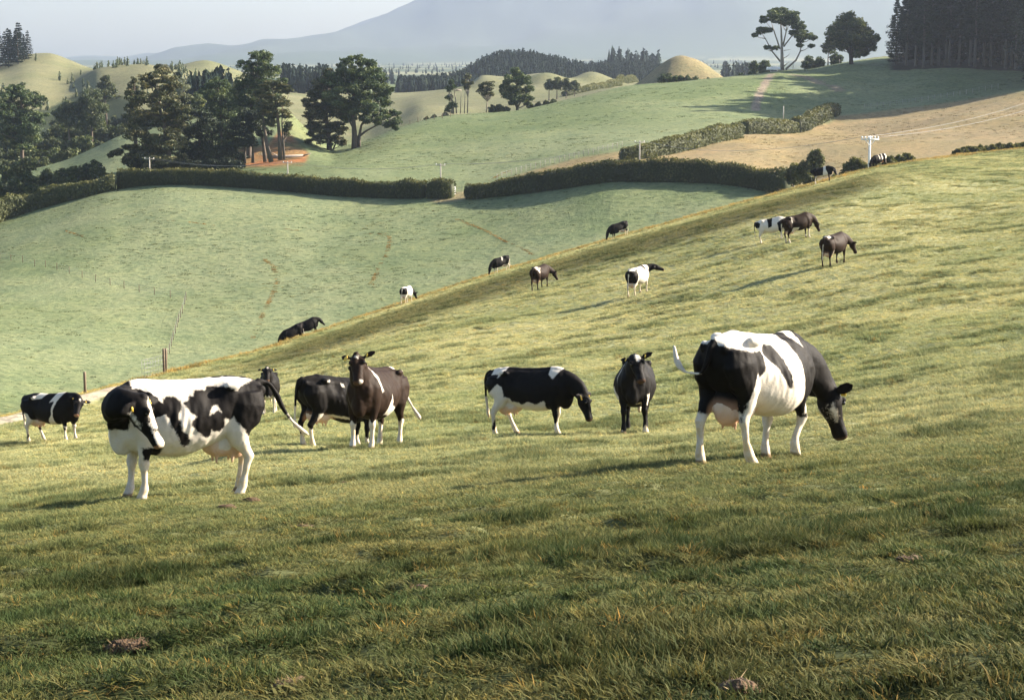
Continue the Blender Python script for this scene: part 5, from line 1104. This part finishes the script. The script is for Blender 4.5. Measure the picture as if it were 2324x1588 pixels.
# low tussocks over the valley and upper pastures
def vdens(y): return np.interp(y, [150, 300, 420, 560], [.55, .40, .22, .10])
P, cg, kg = sample_sheet(vdens, NEAR_K + 1.2, RIDGE_K + .1, .30, rg); n = len(P); x, y = P[:, 0], P[:, 1]
kp = rg.random(n) < np.clip(.35 + 1.6 * fbm(x / 16, y / 16, 231, 3), .05, 1); P, cg = P[kp], cg[kp]; n = len(P)
s_ = np.interp(P[:, 1], [150, 560], [6.0, 10]) * rg.uniform(.6, 1.2, n)
scatter('valley_tussocks', 'low grass tussocks over the valley and upper pastures', P, cg * rg.uniform(.55, 1.0, n)[:, None], rg.choice([0, 1, 6], n), np.stack([0 * s_, 0 * s_, rg.random(n) * 6.28], -1), np.stack([s_ * 1.3, s_, s_ * .55], -1))
# trodden straw lines across the valley paddock
TR = [[(150,524),(180,533),(210,547)],[(380,500),(440,505),(495,513)],[(600,588),(622,605),(629,640),(620,670),(602,700),(590,735),(574,768)],[(870,530),(886,540),(880,575),(862,605),(845,640),(850,652)],[(1030,495),(1060,505),(1100,522),(1150,548),(1190,566),(1215,580)],[(1110,412),(1130,400),(1160,387)],[(640,520),(690,525)],[(830,530),(870,531)]]
PP = []
for ln in TR:
    q = [hit(u_, v_, 205) for u_, v_ in ln]
    for a, b in zip(q[:-1], q[1:]):
        m = max(4, int((b - a).length * 3.2)); t = rg.random(m)
        PP += [(a.x + (b.x - a.x) * tt + rg.normal(0, .12), a.y + (b.y - a.y) * tt + rg.normal(0, .2)) for tt in t]
PP = np.array(PP); PP = PP[rg.random(len(PP)) < np.clip(.75 + fbm(PP[:, 0] / 5, PP[:, 1] / 5, 241, 2) * 1.5, .2, 1)]; zz = ground(PP[:, 0], PP[:, 1]); n = len(PP)
scatter('straw_lines', 'broken lines of dead straw coloured grass across the valley paddock', np.column_stack([PP, zz]), np.array((.30, .185, .065))[None] * rg.uniform(.5, 1.1, n)[:, None], rg.choice([0, 1, 6], n), np.stack([0 * zz, 0 * zz, rg.random(n) * 6.28], -1), np.stack([0 * zz + 5.0, 0 * zz + 5.0, 0 * zz + 4.5], -1))
# ------------------------------------------------------------------ poles, wires, fences, gates, small things
M_WOODP = plain('weathered_wood', (0.19, 0.15, 0.11), 0.85, 0.4, 8)
M_WHITEP = plain('white_paint', (0.72, 0.72, 0.70), 0.5, 0.12, 5)
M_POST = plain('fence_post_wood', (0.16, 0.12, 0.08), 0.9, 0.4, 9)
M_PALEPOST = plain('pale_fence_post', (0.36, 0.33, 0.29), 0.85, 0.2, 9)
M_WIRE = plain('galvanised_wire', (0.22, 0.22, 0.22), 0.4, 0.1, 5, metal=0.6)
M_PORC = plain('white_insulator', (0.75, 0.76, 0.75), 0.25, 0.05)
M_STEEL = plain('galvanised_steel', (0.60, 0.61, 0.62), 0.35, 0.15, 7, metal=0.5)
M_TYRE = plain('tyre_rubber', (0.02, 0.02, 0.02), 0.8, 0.2)
M_DUNG = plain('dry_dung', (0.075, 0.042, 0.018), 0.95, 0.5, 14, bump=0.8, bscale=30)
def box_np(c, s, rot=None):
    V = np.array([(x, y, z) for x in (-.5, .5) for y in (-.5, .5) for z in (-.5, .5)]) * np.asarray(s)[None]
    if rot is not None: V = V @ np.asarray(rot).T
    return V + np.asarray(c)[None], np.array([(0, 1, 3, 2), (4, 6, 7, 5), (0, 4, 5, 1), (2, 3, 7, 6), (0, 2, 6, 4), (1, 5, 7, 3)])
def power_pole(u, d, vtop, label, mat, arm=1.5, ins=2, brace=False, group='power poles along the hedges'):
    b = spot(u, d, 400); H = pix(u, vtop, d)[2] - b.z; root = empty('power_pole', b); r0 = .14
    obj('post', mesh_np('post', *path_tube([(0, 0, -.5), (0, 0, H * .5), (0, 0, H)], [r0, r0 * .9, r0 * .75], 10), mat), root)
    if arm:
        v, f = box_np((0, -.14, H - .35), (arm * 2, .10, .13)); a = obj('cross_arm', mesh_np('cross_arm', v, f, mat, False), root)
        for k in range(ins):
            x = -arm * .9 + 1.8 * arm * k / max(1, ins - 1)
            v, f = path_tube([(x, -.14, H - .3), (x, -.14, H - .12), (x, -.14, H - .02)], [.05, .09, .05], 8); obj('insulator', mesh_np('insulator', v, f, M_PORC), a)
        if brace:
            for s in (-1, 1):
                v, f = path_tube([(0, -.16, H - 1.05), (s * arm * .55, -.16, H - .38)], [.035, .035], 6); obj('brace', mesh_np('brace', v, f, mat), root)
    tag(root, label, 'power pole', group); return b + Vector((0, -.14, H - .1))
tops = [power_pole(340, 405, 357, 'weathered power pole at the left end of the long dark hedge', M_PALEPOST, 1.0),
        power_pole(653, 396, 366, 'thin power pole behind the hedge between the tree clumps', M_PALEPOST, .9),
        power_pole(1000, 374, 371, 'thin power pole behind the short hedge end at the gate', M_PALEPOST, .9),
        power_pole(1451, 356, 319, 'power pole standing where the two right hedges meet', M_PALEPOST, .9)]
tw = power_pole(1972, 213, 309, 'white power pole with many insulators beyond the crest', M_WHITEP, .95, 6, True, None)
power_pole(1775, 474, 241, 'bare thin post on the shaded paddock below the umbrella pine', M_PALEPOST, 0, group=None)
def wire(a, b, sag, r=.03, n=14):
    P = []
    for k in range(n + 1):
        t = k / n; p = Vector(a).lerp(Vector(b), t); P.append((p.x, p.y, p.z - sag * 4 * t * (1 - t)))
    O = np.array(P[0]); v, f = path_tube(np.array(P) - O, [r] * (n + 1), 5)
    return obj('power_line', mesh_np('power_line', v, f, M_WIRE), None, Vector(O))
names = ('left hedge poles', 'gate poles', 'right hedge poles')
for (a, b, nm) in zip(tops[:-1], tops[1:], names):
    for s, sd in ((-.8, 'left'), (.8, 'right')):
        tag(wire(a + Vector((s, 0, 0)), b + Vector((s, 0, 0)), 1.2, .022), f'thin power line sagging between the {nm}, {sd} strand', 'power line', 'power lines along the hedges')
e = Vector(pix(2420, 208, 300))
for s, sd in ((-1.0, 'upper'), (1.0, 'lower')):
    tag(wire(tw + Vector((s, 0, 0)), e + Vector((s, 0, -.25 * s)), 1.0, .016), f'{sd} power line running right from the white pole', 'power line', 'power lines from the white pole')
tag(wire(tops[3] + Vector((.8, 0, 0)), tw + Vector((-1, 0, 0)), 1.6, .022), 'power line hanging between the right hedge pole and white pole', 'power line')
POST_C = {}
def fence(name, label, pts, dmin, hgt, mat, r=.07, wires=3, dmax=1e9):
    P = [hit(u, v, dmin, dmax) for u, v in pts]; root = empty(name, P[0]); key = (mat.name, hgt, r)
    if key not in POST_C: POST_C[key] = mesh_np('post', *path_tube([(0, 0, -.3), (0, 0, hgt * .9), (0, 0, hgt)], [r, r, r * .8], 8), mat)
    for p in P: obj('post', POST_C[key], root, p - P[0])
    for k in range(wires):
        h = hgt * (.92 - .3 * k); Q = np.array([np.array(p - P[0]) + (0, 0, h) for p in P])
        obj('wire', mesh_np('wire', *path_tube(Q, [.012] * len(Q), 4), M_WIRE), root)
    return tag(root, label, 'fence')
zz4 = lambda L_: [(a / 3.0, 496 + b / 3.0) for a, b in L_]
fence('paddock_fence', 'wire fence slanting across the left valley paddock', zz4([(0,278),(75,290),(155,300),(237,327),(310,333),(388,350),(472,375),(560,405),(652,430),(750,455),(845,477),(948,500),(1052,520),(1160,540),(1267,555)]), 200, 1.15, M_POST, .045)
fence('paddock_fence', 'wire fence running down from the fence corner to the crest gate', zz4([(1267,555),(1258,585),(1242,645),(1230,675),(1217,705),(1207,740),(1195,780),(1180,825),(1168,868),(1155,915),(1138,958),(1123,1002)]), 170, 1.25, M_POST, .05)
n_ = 27; fp = [(1128 + (1412 - 1128) * t, 409 - 75 * t ** .88) for t in np.linspace(0, 1, n_)]
fence('white_post_fence', 'row of pale fence posts along the golden strip', fp, 360, 1.2, M_PALEPOST, .05, 2)
fp = [(1962 + (2265 - 1962) * t, 247 - 46 * t ** 1.25) for t in np.linspace(0, 1, 22)]
fence('hill_fence', 'pale post fence at the foot of the shaded right hill', fp, 485, 1.2, M_PALEPOST, .05, 2)
fp = [(912 + 110 * t, 284 - 18 * t) for t in np.linspace(0, 1, 7)]
fence('ridge_fence', 'thin wire fence along the ridge right of the spreading pine', fp, 500, 1.3, M_POST, .07, 2)
fp = [(1800, 158), (1825, 156), (1850, 153), (1880, 149), (1905, 145)]
fence('knoll_fence', 'pale fence posts along the knoll right of the umbrella pine', fp, 560, 1.4, M_PALEPOST, .1, 2)
fp = [(82, 418), (104, 414), (128, 410), (154, 406), (180, 402)]
fence('gully_fence', 'short fence above the fern gully on the far left', fp, 430, 1.3, M_PALEPOST, .09, 2)
# field gate of steel tube in the hedge gap, swung open
def tube_gate(name, label, a, b, hgt, mat, rails=5, uprights=4, r=.03, vr=None):
    A_ = np.array(a); B_ = np.array(b); root = empty(name, Vector(A_)); dv = B_ - A_; up = np.array((0, 0, 1.0))
    for k in range(rails):
        z_ = .12 + (hgt - .12) * k / (rails - 1); obj('rail', mesh_np('rail', *path_tube([up * z_, dv + up * z_], [r, r], 6), mat), root)
    for k in range(uprights):
        p = dv * k / (uprights - 1); obj('upright', mesh_np('upright', *path_tube([p + up * .1, p + up * hgt], [vr or r, vr or r], 6), mat), root)
    return root
a = hit(1010, 450, 330); b = Vector((a.x + 1.9, a.y + 1.2, 0)); b.z = g1(b.x, b.y) + .35
tag(tube_gate('field_gate', '', a, b, 1.35, M_STEEL, 4, 3, .045), 'steel tube field gate standing open in the hedge gap', 'gate')
cd_ = crest_d(345) * .99; a = spot(322, cd_, 850); b = spot(372, crest_d(372) * 1.0, 836); 
g = tube_gate('wire_gate', '', a, b, 1.0, M_WIRE, 5, 9, .006); tag(g, 'low wire mesh gate on the crest behind the large cow', 'gate')
for q, lb, h_ in ((b, 'thick wooden gate post on the crest, nearer of two', 1.35), (spot(377, crest_d(377) * 1.03, 836), 'thick wooden gate post on the crest, farther of two', 1.45), (spot(193, crest_d(193) * 1.0, 880), 'single wooden post beside the gravel track', 1.0)):
    tag(obj('gate_post', mesh_np('gate_post', *path_tube([(0, 0, -.4), (0, 0, h_ * .9), (0, 0, h_), (0, 0, h_ + .01)], [.065, .065, .06, .03], 10), M_POST), None, q), lb, 'post')
# fallen logs by the clay bank
lp = hit(652, 362, 400); lg = []
for pts, rad in (([(-5, 0, .5), (-1, .2, .55), (3.5, .6, .8)], [.42, .38, .30]), ([(3.5, .6, .8), (5.2, .4, 1.3)], [.2, .08]), ([(-2, .1, .7), (-3.6, -.4, 1.6)], [.14, .05]), ([(-5, 0, .6), (-6.4, .5, 1.3)], [.15, .04]), ([(-4.6, 0, .6), (-5.8, -.6, 1.5)], [.12, .03])): lg.append((pts, rad))
tag(obj('fallen_log', tubes_mesh('fallen_log', lg, M_PBARK, 9), None, lp), 'pale fallen log with broken branches at the foot of the clay bank', 'log')
# low white trailer at the head of the earth track
tp = spot(1755, 583, 162); tr = empty('covered_trailer', tp, .15)
prof = [(-.9, .62), (-.88, 1.0), (-.6, 1.28), (0, 1.38), (.6, 1.28), (.88, 1.0), (.9, .62)]; V = [(x, y, z_) for x in (-1.9, 1.9) for y, z_ in prof]; K_ = len(prof)
FC = [(i, i + 1, i + 1 + K_, i + K_) for i in range(K_ - 1)]; me = bpy.data.meshes.new('cover'); me.from_pydata(V, [], FC + [tuple(range(K_)), tuple(range(2 * K_ - 1, K_ - 1, -1)), (0, K_, 2 * K_ - 1, K_ - 1)]); me.materials.append(M_WHITEP); obj('cover', me, tr)
v, f = box_np((0, 0, .55), (3.9, 1.86, .16)); obj('deck', mesh_np('deck', v, f, M_WOODP, False), tr)
for sx in (-.5, .5):
    for sy in (-.98, .98):
        v, f = path_tube([(sx, sy - .1, .33), (sx, sy + .1, .33)], [.33, .33], 14, (1, 0, 0)); obj('wheel', mesh_np('wheel', v, f, M_TYRE), tr)
v, f = path_tube([(1.9, 0, .5), (3.0, 0, .45)], [.06, .05], 6); obj('drawbar', mesh_np('drawbar', v, f, M_STEEL), tr)
tag(tr, 'low white covered trailer parked beside the umbrella pine', 'trailer')
ga = spot(1748, 578, 165); gb = spot(1764, 578, 163)
tag(tube_gate('track_gate', '', ga, gb, 1.5, M_STEEL, 5, 2, .05), 'small gate at the head of the earth track', 'gate')
# brown clods of dung and dead grass on the near slope
rc = np.random.default_rng(8)
def clod(u, v, r, label, h=.42):
    p = hit(u, v, 3.0, 60); rng = np.random.default_rng(int(u)); parts = []
    vv, ff = ell((0, 0, .05 * r), (r, r * .8, r * h), 14); nn = vv / (np.linalg.norm(vv, axis=1)[:, None] + 1e-9); vv = vv + nn * (r * .35 * fbm(vv[:, 0] / r * 2.1 + 3, vv[:, 1] / r * 2.1 + vv[:, 2] / r * 3, int(u) % 97, 3))[:, None]
    root = empty('dung_clod', p); obj('clod', mesh_np('clod', vv, ff, M_DUNG), root)
    n = 90; a = rng.random(n) * 6.28; q = np.stack([np.cos(a) * r * .9 * rng.random(n), np.sin(a) * r * .8 * rng.random(n), np.full(n, r * .1)], -1)
    t = q + np.stack([rng.normal(0, r * .4, n), rng.normal(0, r * .4, n), rng.uniform(.3, .8, n) * r * h * 1.6], -1); w = rnd_unit(n, rng) * max(.004, r * .03)
    V = np.stack([q - w, q + w, t], 1).reshape(-1, 3); obj('dead_grass', mesh_np('dead_grass', V, np.arange(3 * n).reshape(-1, 3), M_STRAW, False), root)
    return tag(root, label, 'clod')
M_STRAW = plain('dead_straw', (0.15, 0.10, 0.04), 0.8, 0.5, 20)
for u, v, r, lb in ((515,1153,.095,'brown dung clod between the large cow and the camera, biggest of that row'),(570,1138,.10,'brown dung clod just right of the large cow hind feet'),(404,1150,.07,'small dark clod below the belly of the large cow'),(783,1100,.08,'brown clod below the pair of dark cows'),(690,1200,.09,'straw brown clod in the grass left of centre'),(300,1470,.085,'large reddish brown clod near the bottom left corner'),(262,1476,.055,'dark clod touching the large reddish brown clod'),(950,1340,.06,'small straw clod in the middle foreground'),(2065,1275,.07,'straw brown tuft clod in the right foreground'),(1680,1570,.07,'brown clod at the bottom edge right of centre'),(660,1560,.06,'brown clod at the bottom edge left of centre')):
    clod(u, v, r, lb)
